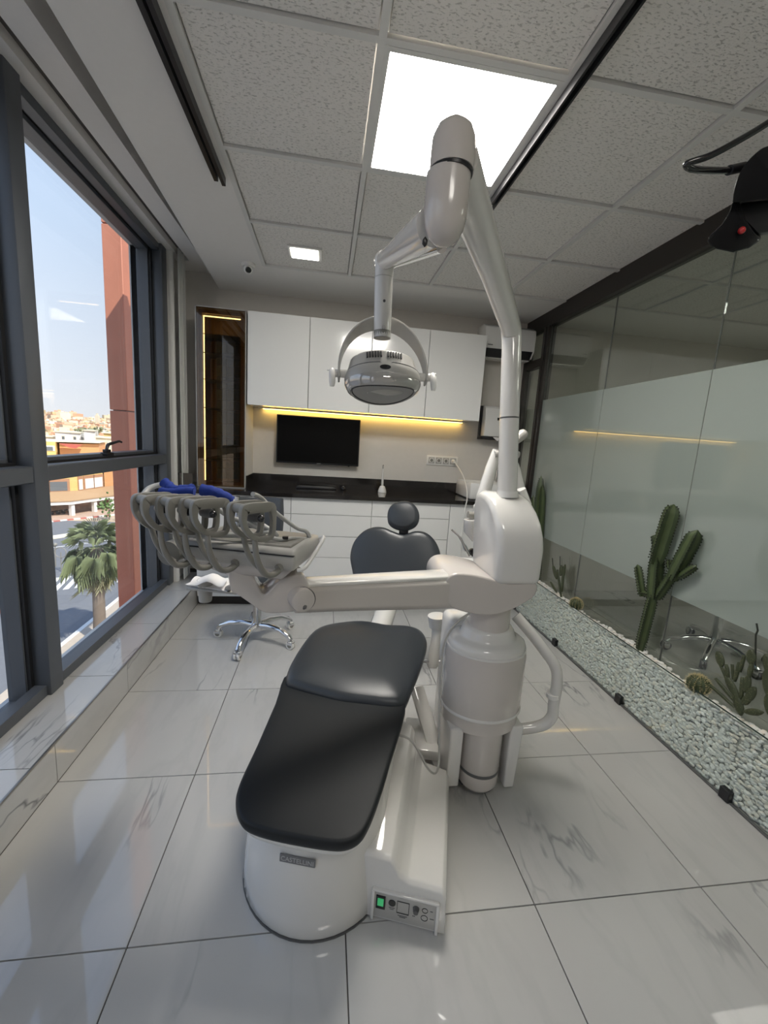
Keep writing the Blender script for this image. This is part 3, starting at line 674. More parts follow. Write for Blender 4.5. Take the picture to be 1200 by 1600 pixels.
def column_cactus(mb, p0, p1, r, ribs=5, n=14, tip=0.22, phase=0.0):
    p0, p1 = Vector(p0), Vector(p1); t = (p1-p0).normalized()
    a = Vector((1, 0, 0)); u = (a - t*a.dot(t)).normalized(); v = t.cross(u); rs = []
    K = ribs * 4
    for i in range(n + 1):
        s_ = i / n
        rr = r * (1.0 if s_ < 1-tip else math.sqrt(max(0.004, 1 - ((s_-1+tip)/tip)**2))) * (0.72 + 0.28*min(1, s_/0.18)) * (1 + 0.05*sin(i*2.1+phase))
        rs.append([p0 + (p1-p0)*s_ + (u*cos(2*pi*j/K+phase) + v*sin(2*pi*j/K+phase)) * rr * (1.0 if j % 4 == 0 else (0.76 if j % 2 else 0.58)) for j in range(K)])
    return mb.rings(rs)
def spines_on(mb, p0, p1, r, ribs, phase=0.0, step=0.016, size=0.006):
    p0, p1 = Vector(p0), Vector(p1); L = (p1-p0).length; t = (p1-p0).normalized()
    a = Vector((1, 0, 0)); u = (a - t*a.dot(t)).normalized(); v = t.cross(u)
    for k in range(ribs):
        d = u*cos(2*pi*k/ribs+phase) + v*sin(2*pi*k/ribs+phase)
        s_ = step
        while s_ < L*0.97:
            f = s_/L; rr = r*(1.0 if f < 0.78 else math.sqrt(max(0.01, 1-((f-0.78)/0.22)**2)))
            c = p0 + t*s_ + d*rr
            mb.ball(c, size*0.75, 1)
            s_ += step
def cactus_thing(label, base, stems, ribs=5, name='column_cactus'):
    c = thing(name, label, 'cactus', base)
    for (p0, p1, r, ph) in stems:
        s_ = obj('stem', column_cactus(MB(), p0, p1, r, ribs, phase=ph), 'cactus', c, smooth=50)
        s_.data.materials.append(MT['cactusl'])
        for f_ in range(14*ribs*4):
            if f_ % 4 in (1, 2): s_.data.polygons[f_].material_index = 1
        sp = MB(); spines_on(sp, p0, p1, r, ribs, ph); o_ = obj('spines', sp, 'cactusd', s_); o_['kind'] = 'stuff'
    return c
XC = 1.79
cb = atx(998, 1012, XC)
T = lambda px, py: atx(px, py, XC)
cactus_thing('tall branching cactus in the middle of the pebble planter', V((XC, cb.y, ZP-0.02)), [
    (T(999, 1015), T(1022, 925), 0.030, 0.3), (T(1021, 935), T(1027, 868), 0.036, 0.9), (T(1024, 880), T(1053, 788), 0.046, 0.2),
    (T(1026, 935), T(1056, 890), 0.024, 0.5), (T(1050, 905), T(1090, 828), 0.036, 0.8),
    (T(1004, 932), T(996, 882), 0.022, 0.4), (T(1018, 930), T(1002, 926), 0.018, 0.1), (T(1026, 862), T(1022, 836), 0.022, 0.1),
    (T(1060, 902), T(1088, 884), 0.018, 0.6), (T(1047, 890), T(1046, 874), 0.014, 0.6)], 4)
cactus_thing('green column cactus cluster at the far planter end by the post', V((XC, 3.2, ZP-0.02)), [
    (V((XC, 3.20, ZP-0.02)), atx(835, 741, XC) + V((0, -0.12, 0)), 0.040, 0.2), (V((XC+0.01, 3.12, ZP-0.02)), atx(849, 757, XC) + V((0.0, 0.02, 0)), 0.036, 0.7), (V((XC-0.01, 3.27, ZP-0.02)), V((XC, 3.33, 1.05)), 0.034, 0.4)], 4)
def barrel_cactus(label, c, r):
    b_ = thing('barrel_cactus', label, 'cactus', c)
    K = 14; rs = []; m_ = 12
    for i in range(m_ + 1):
        t = -1.05 + (pi/2 + 1.05) * i / m_
        rs.append([c + V((cos(2*pi*j/(K*2))*cos(t)*r*(1.0 if j % 2 == 0 else 0.83), sin(2*pi*j/(K*2))*cos(t)*r*(1.0 if j % 2 == 0 else 0.83), r*0.75 + sin(t)*r*0.92)) if cos(t) > 0.03 else c + V((cos(2*pi*j/(K*2))*0.03*r, sin(2*pi*j/(K*2))*0.03*r, r*0.75 + sin(t)*r*0.92)) for j in range(K*2)])
    obj('body', MB().rings(rs), 'barrel', b_, smooth=60)
    sp = MB()
    for k in range(K):
        for i in range(13):
            t = -0.7 + 2.2 * i / 12; a = 2*pi*k/K
            d = V((cos(a)*cos(t), sin(a)*cos(t), sin(t)))
            q = c + V((cos(a)*cos(t)*r, sin(a)*cos(t)*r, r*0.75 + sin(t)*r*0.92))
            for w_ in range(4):
                dd = (d + V((random.uniform(-1, 1), random.uniform(-1, 1), random.uniform(-0.6, 0.9)))*0.9).normalized()
                sp.tube([q, q + dd*r*random.uniform(0.16, 0.3)], [r*0.012, r*0.004], 3)
    o_ = obj('spines', sp, 'spine', b_, smooth=0); o_['kind'] = 'stuff'
bc = atx(1092, 1070, XC-0.002); barrel_cactus('large round barrel cactus with yellow spines in the near planter', V((XC-0.005, bc.y, ZP-0.012)), 0.048)
bc = atx(900, 946, XC); barrel_cactus('small round barrel cactus in the far part of the planter', V((XC, bc.y, ZP-0.012)), 0.044)
def pear(label, base, pads, stems=()):
    c = thing('prickly_pear', label, 'cactus', base)
    for (p0, p1, wd, yaw) in pads:
        p0, p1 = Vector(p0), Vector(p1); t = (p1-p0); L = t.length; t.normalize()
        side = V((sin(yaw), cos(yaw), 0)); side = (side - t*side.dot(t)).normalized(); nn = t.cross(side)
        rs = []
        for i in range(9):
            s_ = i/8; ww = wd*math.sqrt(max(0.03, 1 - (2*s_-1.04)**2)) ; th = 0.006 + 0.10*ww
            rs.append([p0 + t*L*s_ + side*cos(2*pi*j/14)*ww + nn*sin(2*pi*j/14)*th for j in range(14)])
        pd_ = obj('pad', MB().rings(rs), 'pad', c, smooth=70)
        sp = MB()
        for i in range(16):
            s_ = random.uniform(0.12, 0.95); q = random.uniform(-0.85, 0.85); ww = wd*math.sqrt(max(0.03, 1-(2*s_-1.04)**2))
            for sg in (-1, 1): sp.ball(p0 + t*L*s_ + side*ww*q + nn*sg*(0.006+0.10*ww)*math.sqrt(1-q*q), 0.0011, 1)
        o_ = obj('spines', sp, 'paddot', pd_); o_['kind'] = 'stuff'
    for pts in stems: obj('shoot', MB().tube(pts, 0.0035, 6), 'cactusd', c)
def TT(px, py, dx_=0.0): return atx(px, py, XC + dx_)
b0 = TT(1157, 1118)
pear('large prickly pear with many pads near the right edge of the planter', V((XC, b0.y, ZP-0.02)), [
    (TT(1158, 1118), TT(1150, 1085), 0.022, 0), (TT(1148, 1105), TT(1109, 1070), 0.011, 0.2), (TT(1150, 1098), TT(1118, 1060), 0.013, 0.2), (TT(1155, 1095), TT(1134, 1056), 0.022, 0.1),
    (TT(1160, 1100), TT(1172, 1088), 0.016, 0), (TT(1166, 1096), TT(1180, 1074), 0.018, 0), (TT(1164, 1082), TT(1170, 1056), 0.017, 0), (TT(1170, 1060), TT(1175, 1035), 0.012, 0.3), (TT(1173, 1038), TT(1175, 1015), 0.021, 0),
    (TT(1136, 1062), TT(1124, 1035), 0.007, 0.4), (TT(1128, 1042), TT(1122, 1018), 0.021, 0), (TT(1138, 1062), TT(1135, 1038), 0.011, 0.2), (TT(1146, 1062), TT(1144, 1038), 0.006, 0.9), (TT(1148, 1065), TT(1155, 1035), 0.011, 0.4), (TT(1156, 1050), TT(1163, 1024), 0.009, 0.5),
    (TT(1162, 1112), TT(1192, 1113), 0.014, 0.0), (TT(1158, 1092), TT(1160, 1058), 0.012, 0.4)],
    [[TT(1180, 1040), TT(1181, 992), TT(1184, 985), TT(1182, 974)]])
b0 = TT(872, 934)
pear('small prickly pear with thin shoots in the far planter', V((XC, b0.y, ZP-0.02)), [
    (TT(877, 934), TT(871, 890), 0.020, 0.3), (TT(878, 925), TT(881, 885), 0.018, 0.2), (TT(870, 905), TT(864, 884), 0.022, 0), (TT(876, 900), TT(877, 883), 0.020, 0), (TT(870, 926), TT(860, 909), 0.009, 0), (TT(881, 900), TT(883, 882), 0.010, 0)],
    [[TT(864, 884), TT(863, 872)], [TT(875, 884), TT(875, 869)]])
b0 = TT(1198, 1085)
pear('prickly pear cut off by the right edge of the view', V((XC+0.01, b0.y, ZP-0.02)), [(TT(1204, 1120), TT(1200, 1085), 0.02, 0), (TT(1203, 1092), TT(1199, 1046), 0.024, 0), (TT(1206, 1060), TT(1197, 1022), 0.022, 0)])

# ================================================================ DENTAL CHAIR
AX = V((0.309, 0.951, 0)); BX = V((0.951, -0.309, 0)); UP = V((0, 0, 1))
C0 = V((0.025, 1.20, 0))
ch = thing('dental_chair', 'black upholstered dental patient chair on a white rounded base', 'dental chair', C0)
def base_ring(wd, z, back):
    pts = []
    for k in range(25):
        a = -pi/2 + pi * (k/24 - 0.5)
        pts.append(C0 + BX*(cos(a)*wd) + AX*(sin(a)*wd) + UP*z)
    for t, b_ in ((1.0, 0.0), (1.0, 0.5), (0.9, 0.85), (0.7, 1.0), (-0.7, 1.0), (-0.9, 0.85), (-1.0, 0.5), (-1.0, 0.0)):
        pts.append(C0 + BX*(t*wd) + AX*(b_*back) + UP*z)
    return pts
prof = [(0.236, 0.002, 0.70), (0.242, 0.012, 0.70), (0.240, 0.06, 0.69), (0.233, 0.14, 0.66), (0.224, 0.22, 0.62), (0.214, 0.29, 0.58), (0.200, 0.335, 0.55), (0.178, 0.362, 0.52), (0.14, 0.374, 0.48), (0.05, 0.378, 0.3)]
body = obj('base', MB().rings([base_ring(*p) for p in prof]), 'white', ch, smooth=50)
obj('base_shadow_strip', MB().rings([base_ring(0.2430, 0.0005, 0.702), base_ring(0.2430, 0.004, 0.702)]), 'dgrey', body)  # thin dark strip standing in for the shadow at the foot
# name plate on the nose of the base: found on the base surface
def base_r(z):
    for (r0, z0, _), (r1, z1, _) in zip(prof[:-1], prof[1:]):
        if z0 <= z <= z1: return r0 + (r1-r0)*(z-z0)/(z1-z0)
    return 0.2
def on_base(px, py):
    d = ray(px, py); t = 0.7
    while t < 2.0:
        p = CAM_O + d*t; q = p - C0
        if p.z < 0.36 and math.hypot(q.dot(BX), q.dot(AX)) < base_r(p.z) + 0.001: return p
        t += 0.0005
    return CAM_O + d
pc_ = on_base(465, 1344); q_ = pc_ - C0; nrm = V((q_.x, q_.y, 0)).normalized(); tan_ = UP.cross(nrm).normalized()
upv = (UP - nrm*0.08).normalized(); nrm = tan_.cross(upv).normalized()
np_ = obj('name_plate', MB().obox(pc_ + nrm*0.0005, tan_*0.052, upv*0.0115, nrm*0.003), 'plate', body, bevel=0.002)
M4 = Matrix.Identity(4)
for i in range(3): M4[i][0] = tan_[i]; M4[i][1] = upv[i]; M4[i][2] = nrm[i]; M4[i][3] = (pc_ + nrm*0.0037)[i]
text('CASTELLINI', np_, 'platet', M4, 0.0185)
# side control box
S0 = V((0.165, 1.015, 0)); LB = 0.50
def sb(t, s_, z): return S0 + BX*t + AX*s_ + UP*z
def sec(s_, f):
    return [sb(-0.02, s_, 0.004), sb(0.243, s_, 0.004), sb(0.238, s_, 0.135-0.035*f), sb(0.225, s_, 0.152-0.035*f), sb(0.125, s_, 0.158-0.02*f), sb(0.098, s_, 0.175+0.01*f), sb(0.085, s_, 0.205+0.06*f), sb(0.070, s_, 0.222+0.07*f), sb(0.02, s_, 0.226+0.075*f), sb(-0.02, s_, 0.226+0.075*f)]
r_ = [sec(0.012, 0), sec(LB*0.5, 0.5), sec(LB, 1.0)]
front = [p - AX*(0.0 if p.z < 0.1 else 0.0) for p in sec(0.0, 0)]
front = [S0 + (p - S0)*1.0 - UP*(0.012 if p.z > 0.12 else 0) for p in front]
box_ = obj('side_box', MB().rings([front] + r_), 'white', ch, bevel=0.004, seg=2)
pn = obj('control_panel', MB().obox(sb(0.122, -0.002, 0.062), BX*0.092, AX*0.003, UP*0.046), 'lgrey', box_, bevel=0.003)
obj('panel_rim', MB().obox(sb(0.122, -0.002, 0.111), BX*0.098, AX*0.008, UP*0.004).obox(sb(0.218, -0.002, 0.058), BX*0.005, AX*0.008, UP*0.052).obox(sb(0.026, -0.002, 0.058), BX*0.005, AX*0.008, UP*0.052), 'white', box_, bevel=0.002)
def onp(t, z, d=0.006): return sb(t, -d, z)
obj('power_switch', MB().obox(onp(0.050, 0.072), BX*0.014, AX*0.003, UP*0.022), 'blackm', pn, bevel=0.001)
obj('switch_rocker', MB().obox(onp(0.050, 0.076, 0.009), BX*0.009, AX*0.003, UP*0.012), 'greenled', pn, bevel=0.001)
obj('plug_hole', MB().cyl(onp(0.084, 0.078, 0.004), onp(0.084, 0.078, 0.0075), 0.0105), 'blackg', pn)
fr_ = MB()
for (t, z, a, b_) in ((0.117, 0.089, 0.018, 0.0008), (0.117, 0.049, 0.018, 0.0008), (0.0995, 0.069, 0.0008, 0.020), (0.1345, 0.069, 0.0008, 0.020)): fr_.obox(onp(t, z, 0.0055), BX*a, AX*0.001, UP*b_)
obj('cover_outline', fr_, 'blackm', pn, smooth=0)
obj('valve_knob', MB().cyl(onp(0.155, 0.078, 0.004), onp(0.155, 0.078, 0.018), 0.010, 0.007).cyl(onp(0.155, 0.060, 0.004), onp(0.155, 0.060, 0.007), 0.0035), 'dgrey', pn)
for (t, z, rr) in ((0.181, 0.078, 0.008), (0.181, 0.052, 0.0095)):
    pts = [onp(t + cos(2*pi*k/20)*rr, z + sin(2*pi*k/20)*rr, 0.0055) for k in range(21)]
    obj('socket_ring', MB().tube(pts, 0.0009, 6), 'blackm', pn)
mk = MB()
for t, z, wd in ((0.084, 0.060, 0.009), (0.084, 0.055, 0.006), (0.117, 0.040, 0.014), (0.117, 0.035, 0.009), (0.200, 0.080, 0.004), (0.203, 0.054, 0.006), (0.150, 0.050, 0.004)): mk.obox(onp(t, z, 0.0052), BX*wd, AX*0.0006, UP*0.0009)
obj('markings', mk, 'dgrey', pn, smooth=0)
# cushions: outlines lie on their own planes
pl0 = V((0, 0.93, 0.40)); ln = V((-0.02, -0.10, 1)).normalized()
Lp = lambda px, py: atp(px, py, pl0, ln)
out = [Lp(*p) for p in [(452, 1050), (430, 1098), (402, 1162), (375, 1220), (368, 1250), (373, 1274), (388, 1288), (425, 1300), (475, 1310), (515, 1316), (540, 1316), (561, 1307), (575, 1289), (590, 1252), (610, 1187), (634, 1092), (590, 1080), (520, 1064)]]
obj('legrest', cushion(MB(), catmull(out, 4), ln, 0.045, 0.012, 0.004), 'legpad', ch, smooth=60)
obj('legrest_shell', cushion(MB(), [p - ln*0.048 - (p - Lp(500, 1190))*0.06 for p in catmull(out, 3)], ln, 0.03, 0.008, 0.002, 0.8), 'whitem', ch, smooth=60)
sp0 = Lp(540, 1080) + ln*0.030; sn = V((-0.015, -0.13, 1)).normalized()
Sp = lambda px, py: atp(px, py, sp0, sn)
out = [Sp(*p) for p in [(447, 1058), (452, 1035), (470, 1005), (492, 980), (520, 970), (565, 966), (605, 972), (640, 974), (660, 982), (668, 998), (662, 1025), (648, 1060), (634, 1090), (615, 1096), (575, 1092), (530, 1086), (485, 1074), (458, 1066)]]
out = catmull(out, 4); cc = sum(out, V())/len(out)
def lift(p):     # the rear of the seat sweeps up towards the backrest
    s_ = max(0, (p - cc).dot(AX) - 0.02); return p + UP*(0.0)
seat_mb = cushion(MB(), out, sn, 0.085, 0.034, 0.016)
obj('seat', seat_mb, 'leather', ch, smooth=60)
obj('seat_shell', cushion(MB(), [p - sn*0.072 - (p - cc)*0.08 for p in out], sn, 0.06, 0.01, 0.002, 0.8), 'whitem', ch, smooth=60)
bp0 = V((0.46, 2.36, 0.80)); bn = V((-0.27, -0.90, 0.34)).normalized()
Bp = lambda px, py: atp(px, py, bp0, bn)
out = [Bp(*p) for p in [(549, 890), (546, 868), (552, 846), (566, 830), (582, 823), (598, 823), (613, 829), (630, 834), (648, 829), (664, 831), (678, 842), (687, 860), (690, 882), (688, 900), (682, 920), (670, 937), (640, 944), (600, 944), (570, 937), (556, 920)]]
out = catmull(out, 4)
obj('backrest', cushion(MB(), out, bn, 0.07, 0.03, 0.008), 'leather', ch, smooth=60)
cc2 = sum(out, V())/len(out)
obj('backrest_shell', cushion(MB(), [p - bn*0.066 - (p - cc2)*0.04 for p in out], bn, 0.03, 0.01, 0.0, 0.8), 'whitem', ch, smooth=60)
hp0 = bp0 + V((0.02, 0.0, 0.0)); 
Hp = lambda px, py: atp(px, py, hp0 + bn*0.02, bn)
out = catmull([Hp(*p) for p in [(605, 812), (606, 797), (614, 786), (628, 782), (642, 784), (652, 794), (655, 808), (650, 821), (636, 828), (620, 827), (609, 821)]], 5)
obj('headrest', cushion(MB(), out, bn, 0.06, 0.025, 0.02), 'leather', ch, smooth=60)
hs = Hp(630, 826); obj('headrest_stem', MB().obox(hs - bn*0.05 - UP*0.03, BX*0.028, AX*0.006, UP*0.05), 'blackm', ch, bevel=0.002)
s0 = sum([Sp(600, 985)], V()); 
obj('back_link', MB().tube([cc - sn*0.10 + AX*0.10, cc - sn*0.12 + AX*0.30, cc2 - bn*0.09 - UP*0.12], [0.07, 0.06, 0.055], 16), 'white', ch)
obj('lift_column', MB().obox(C0 + AX*0.36 + UP*0.385, BX*0.10, AX*0.14, UP*0.03), 'dgrey', ch, bevel=0.005)
# armrest support seen right of the seat
a0 = at(686, 972, 1.86); a1 = at(676, 1036, 1.80)
ar = obj('arm_support', MB().tube([a0, a0*0.6+a1*0.4, a1, at(676, 1044, 1.79)], [0.036, 0.026, 0.030, 0.02], 16, flat=0.8), 'white', ch)
obj('arm_pivot', MB().cyl(at(683, 962, 1.86), at(683, 979, 1.86), 0.046, 0.040), 'white', ar)
obj('arm_rod', MB().cyl(at(650, 1031, 1.80), at(676, 1034, 1.80), 0.011), 'chrome', ar)

# ================================================================ DENTAL UNIT COLUMN
TC = V((0.68, 1.50, 0))
du = thing('dental_unit', 'white dental unit column with canister standing right of the chair', 'dental unit', V((0.68, 1.50, 0.04)))
tw = obj('tower', MB().lathe([(0.150, 0.30), (0.158, 0.305), (0.160, 0.36), (0.164, 0.37), (0.166, 0.60), (0.162, 0.622)], TC, 48, sy=0.85), 'warmw', du)
obj('tower_band', MB().lathe([(0.165, 0.362), (0.168, 0.366), (0.168, 0.372), (0.165, 0.376)], TC, 48, sy=0.85), 'white', tw)
obj('tower_lid', MB().lathe([(0.158, 0.624), (0.159, 0.642), (0.153, 0.656), (0.140, 0.664), (0.122, 0.668), (0.112, 0.676), (0.105, 0.700), (0.096, 0.712), (0.084, 0.716)], TC, 48, sy=0.85), 'white', du)
obj('lid_rim', MB().lathe([(0.161, 0.618), (0.164, 0.621), (0.164, 0.627), (0.160, 0.630)], TC, 48, sy=0.85), 'white', tw)
obj('neck', MB().lathe([(0.082, 0.70), (0.082, 0.85)], TC, 36), 'warmw', du)
obj('canister', MB().lathe([(0.05, 0.030), (0.072, 0.040), (0.084, 0.06), (0.084, 0.115), (0.082, 0.120), (0.084, 0.125), (0.084, 0.40)], TC + V((0.0, -0.05, 0)), 36), 'warmw', du)
obj('canister_band', MB().lathe([(0.0845, 0.112), (0.0858, 0.114), (0.0858, 0.124), (0.0845, 0.126)], TC + V((0.0, -0.05, 0)), 36), 'dgrey', du)
for sgn in (-1, 1):
    x0_, x1_ = (TC.x - 0.152, TC.x - 0.096) if sgn < 0 else (TC.x + 0.100, TC.x + 0.156)
    zb_ = 0.055 if sgn < 0 else 0.035
    obj('side_bracket', MB().prism([(x0_ + (0.006 if sgn < 0 else 0), 1.400, zb_), (x1_ - (0 if sgn < 0 else 0.012), 1.400, zb_), (x1_, 1.400, 0.318), (x0_, 1.400, 0.318)], (0, 0.17, 0)), 'white', du, bevel=0.008, seg=3)
obj('back_cover', MB().obox((0.69, 1.66, 0.36), (0.14, 0, 0), (0, 0.07, 0), (0, 0, 0.33)), 'white', du, bevel=0.03, seg=4)
obj('mounting_bar', MB().tube([at(651, 1074, 1.72), at(668, 1130, 1.62), at(690, 1205, 1.52)], [0.020, 0.020, 0.018], 10, flat=1.8), 'white', du)
obj('mounting_plate', MB().obox((0.52, 1.62, 0.10), V((0.12, -0.03, 0)), V((0.03, 0.10, 0)), (0, 0, 0.025)), 'white', du, bevel=0.01)
hd = catmull([at(806, 962, 1.60), at(826, 985, 1.56), at(852, 1018, 1.52), at(868, 1043, 1.50), at(870, 1068, 1.49), at(865, 1098, 1.49), at(862, 1120, 1.49), at(845, 1134, 1.50), at(806, 1140, 1.52)], 5, False)
gh = obj('grab_handle', MB().tube(hd, 0.0235, 16), 'white', du)
obj('handle_collar', MB().tube([at(864, 1083, 1.49), at(864, 1089, 1.49)], 0.0265, 16), 'whitem', gh)
# arm joint slab under the head
jl = [(692, 922), (695, 909), (703, 900), (716, 896), (740, 898), (766, 904), (796, 913), (837, 911), (837, 930), (818, 944), (794, 956), (768, 962), (740, 960), (713, 953), (702, 946), (695, 936)]
obj('joint_housing', MB().prism(catmull([at(a, b_, 1.375) for a, b_ in jl], 3), (0.0, 0.26, 0)), 'warmw', du, bevel=0.012, seg=3)
hp = [(1.362, 0.925), (1.360, 1.06), (1.366, 1.11), (1.385, 1.155), (1.415, 1.195), (1.455, 1.228), (1.50, 1.246), (1.56, 1.252), (1.61, 1.235), (1.625, 1.19), (1.625, 0.925)]
rr_ = []
def head_x(z): return (0.628 - 0.022*max(0, (z-1.08)/0.17), 0.808 - 0.030*max(0, (z-1.06)/0.19)**2)
mbh = MB().rings([[V((head_x(z)[0], y, z)) for y, z in hp], [V((head_x(z)[1], y, z)) for y, z in hp]])
obj('head_cover', mbh, 'white', du, bevel=0.028, seg=4)
obj('pole_collar', MB().cyl((0.700, 1.50, 1.238), (0.699, 1.50, 1.262), 0.043, 0.040), 'white', du)
obj('pole', MB().cyl((0.698, 1.50, 1.24), (0.682, 1.52, 1.535), 0.0375, 0.036), 'white', du)
obj('thin_hose', MB().tube(catmull([at(735, 957, 1.38), at(712, 975, 1.36), at(694, 1005, 1.36), at(688, 1060, 1.37), at(686, 1140, 1.36), at(686, 1190, 1.34), at(680, 1208, 1.30), at(668, 1200, 1.27), at(655, 1175, 1.27), at(640, 1155, 1.28), at(620, 1148, 1.30)], 5, False), 0.0042, 8), 'lgrey', du)
obj('floor_cable', MB().tube(catmull([at(714, 1212, 1.45), at(728, 1226, 1.42), at(748, 1231, 1.42), at(770, 1227, 1.44)], 5, False), 0.006, 8), 'blackm', du)
obj('cable_plug', MB().tube([at(714, 1212, 1.45), at(724, 1224, 1.43)], 0.011, 10), 'blackm', du)

# assistant's side behind the column
asx = thing('assistant_holder', 'white assistant arm with suction handles behind the dental column', 'dental arm', at(750, 880, 1.8))
obj('arm', MB().tube([at(747, 805, 1.80), at(756, 770, 1.80), at(768, 730, 1.80), at(776, 703, 1.80)], [0.026, 0.030, 0.026, 0.018], 16), 'white', asx)
obj('arm', MB().tube([at(815, 778, 1.78), at(806, 735, 1.78), at(797, 705, 1.78)], [0.026, 0.022, 0.016], 16), 'white', asx)
obj('knob', MB().cyl(at(772, 710, 1.79), at(782, 709, 1.79), 0.017), 'lgrey', asx)
obj('knob', MB().cyl(at(799, 709, 1.77), at(810, 711, 1.77), 0.019, 0.016), 'lgrey', asx)
obj('suction_handle', MB().tube([at(797, 698, 1.75), at(804, 690, 1.75), at(818, 678, 1.75), at(821, 675, 1.75)], [0.008, 0.018, 0.024, 0.018], 12), 'lgrey', asx)
obj('suction_hose', MB().tube(catmull([at(801, 694, 1.75), at(798, 712, 1.76), at(806, 728, 1.77), at(801, 745, 1.77), at(806, 760, 1.78)], 5, False), 0.010, 10), 'blackm', asx)
obj('knob', MB().cyl(at(731, 804, 1.79), at(745, 806, 1.79), 0.0155), 'grey', asx)
obj('hook', MB().tube(catmull([at(744, 800, 1.8), at(741, 792, 1.8), at(744, 788, 1.8), at(750, 790, 1.8)], 4, False), 0.005, 8), 'white', asx)
obj('cup_filler', MB().tube([at(737, 812, 1.78), at(736, 828, 1.78), at(744, 842, 1.78)], [0.035, 0.034, 0.022], 16), 'white', asx)
obj('hinge_plate', MB().tube([at(812, 765, 1.7), at(820, 790, 1.7)], [0.026, 0.03], 14), 'white', asx)
obj('hinge_screw', MB().cyl(at(810.5, 772.5, 1.672), at(810.5, 772.5, 1.66), 0.006), 'dgrey', asx)
obj('bracket', MB().tube([at(750, 815, 1.8), at(752, 850, 1.8), at(754, 895, 1.75)], [0.03, 0.03, 0.04], 12), 'white', asx)
cu = thing('cuspidor_bowl', 'small white rinse bowl beside the chair back', 'rinse bowl', at(735, 895, 1.80))
bc_ = at(734, 885, 1.80)
obj('bowl', MB().lathe([(0.03, -0.08), (0.06, -0.06), (0.085, -0.02), (0.092, 0.012), (0.088, 0.018), (0.080, 0.008), (0.05, -0.03), (0.01, -0.04)], bc_, 32), 'white', cu)
obj('bowl_support', MB().tube([bc_ - UP*0.07, bc_ + V((0.02, -0.03, -0.14)), V((0.66, 1.66, 0.66))], [0.03, 0.03, 0.035], 14), 'white', cu)
sv = obj('spout', MB().tube(catmull([at(733, 868, 1.78), at(724, 850, 1.78), at(717, 838, 1.78), at(706, 828, 1.78)], 4, False), [0.010]*4 + [0.006]*4 + [0.004]*5, 10), 'chrome', cu)
obj('spout_grip', MB().tube([at(740, 868, 1.78), at(736, 858, 1.78)], 0.010, 10), 'blackm', cu)

# ================================================================ OPERATING LAMP
ol = thing('operating_lamp', 'white dental operating lamp on a jointed overhead arm', 'dental lamp', V((0.68, 1.52, 1.54)))
obj('lower_arm', MB().tube([V((0.682, 1.52, 1.535)), V((0.668, 1.536, 1.79)), V((0.665, 1.539, 1.825)), V((0.658, 1.533, 1.848)), V((0.640, 1.505, 1.860)), V((0.45, 1.22, 1.915)), V((0.235, 0.905, 1.972))], [0.036, 0.036, 0.036, 0.0365, 0.036, 0.039, 0.046], 24), 'white', ol)
obj('pole_seam', MB().tube([V((0.68216, 1.5198, 1.532)), V((0.68184, 1.5202, 1.538))], 0.0364, 24), 'dgrey', ol)
KC = V((0.222, 0.885, 0))
KN = obj('knuckle', MB().lathe([(0.012, 2.030), (0.024, 2.027), (0.036, 2.016), (0.0425, 1.998), (0.0435, 1.975), (0.0435, 1.944)], KC, 32), 'warmw', ol)
obj('knuckle_seam', MB().lathe([(0.0415, 1.946), (0.0415, 1.938)], KC, 32), 'blackm', KN)
obj('lower_knuckle', MB().lathe([(0.0435, 1.939), (0.0435, 1.885), (0.0425, 1.862), (0.038, 1.842), (0.030, 1.826), (0.018, 1.816), (0.006, 1.813)], KC + V((-0.004, 0.004, 0)), 32), 'warmw', ol)
k1 = V((0.205, 0.925, 1.865)); el = at(600, 408, 1.35)
obj('upper_arm', MB().tube([k1, k1*0.65 + el*0.35, k1*0.2 + el*0.8, el], [0.040, 0.037, 0.028, 0.026], 18), 'white', ol)
obj('spring_rod', MB().tube([V((0.225, 0.93, 1.828)), at(616, 413, 1.35)], [0.012, 0.011], 12), 'chrome', ol)
obj('screw_cover', MB().ball(at(664, 378, 0.842), 0.006, 1, (1, 0.6, 1.6)), 'blackm', KN)
obj('elbow', MB().sphere(el, 0.030), 'white', ol)
t0, t1 = at(600, 420, 1.35), at(597, 528, 1.35)
dt = obj('drop_tube', MB().cyl(t0 + UP*0.012, t1, 0.0285, 0.0265, 28), 'white', ol)
obj('tube_seam', MB().cyl(t0*0.87+t1*0.13, t0*0.86+t1*0.14, 0.0288), 'lgrey', dt)
obj('tube_end', MB().cyl(t0*0.10+t1*0.90, t1 - UP*0.002, 0.0270, 0.0262), 'grey', dt)
pf = t0*0.12+t1*0.88 + V((0, -0.0275, 0)); obj('screw', MB().cyl(pf, pf + V((0, -0.004, 0)), 0.0055), 'chrome', dt)
pf = t0*0.5+t1*0.5 + V((0, -0.0275, 0)); obj('screw', MB().cyl(pf, pf + V((0, -0.002, 0)), 0.004), 'dgrey', dt)
LC = at(598, 596, 1.35); LC.y = 1.35
LX = (at(664, 596, 1.35) - at(534, 590, 1.35)).normalized(); LX = V((LX.x, 0.0, LX.z)).normalized(); LZ = V((-LX.z, 0, LX.x)); LY = V((0, 1, 0))
TL = radians(17); HZ = LZ*cos(TL) + LY*sin(TL); HY = LY*cos(TL) - LZ*sin(TL)     # the head is tipped towards the viewer
yk = MB(); R0 = 0.139; wdt = 0.026
arc = []
for k in range(29):
    a = radians(-8 + 196*k/28); arc.append((cos(a), sin(a)))
TY = radians(20); YZ = LZ*cos(TY) + LY*sin(TY); YY = LY*cos(TY) - LZ*sin(TY)
yc = LC + LZ*0.022
secs = []
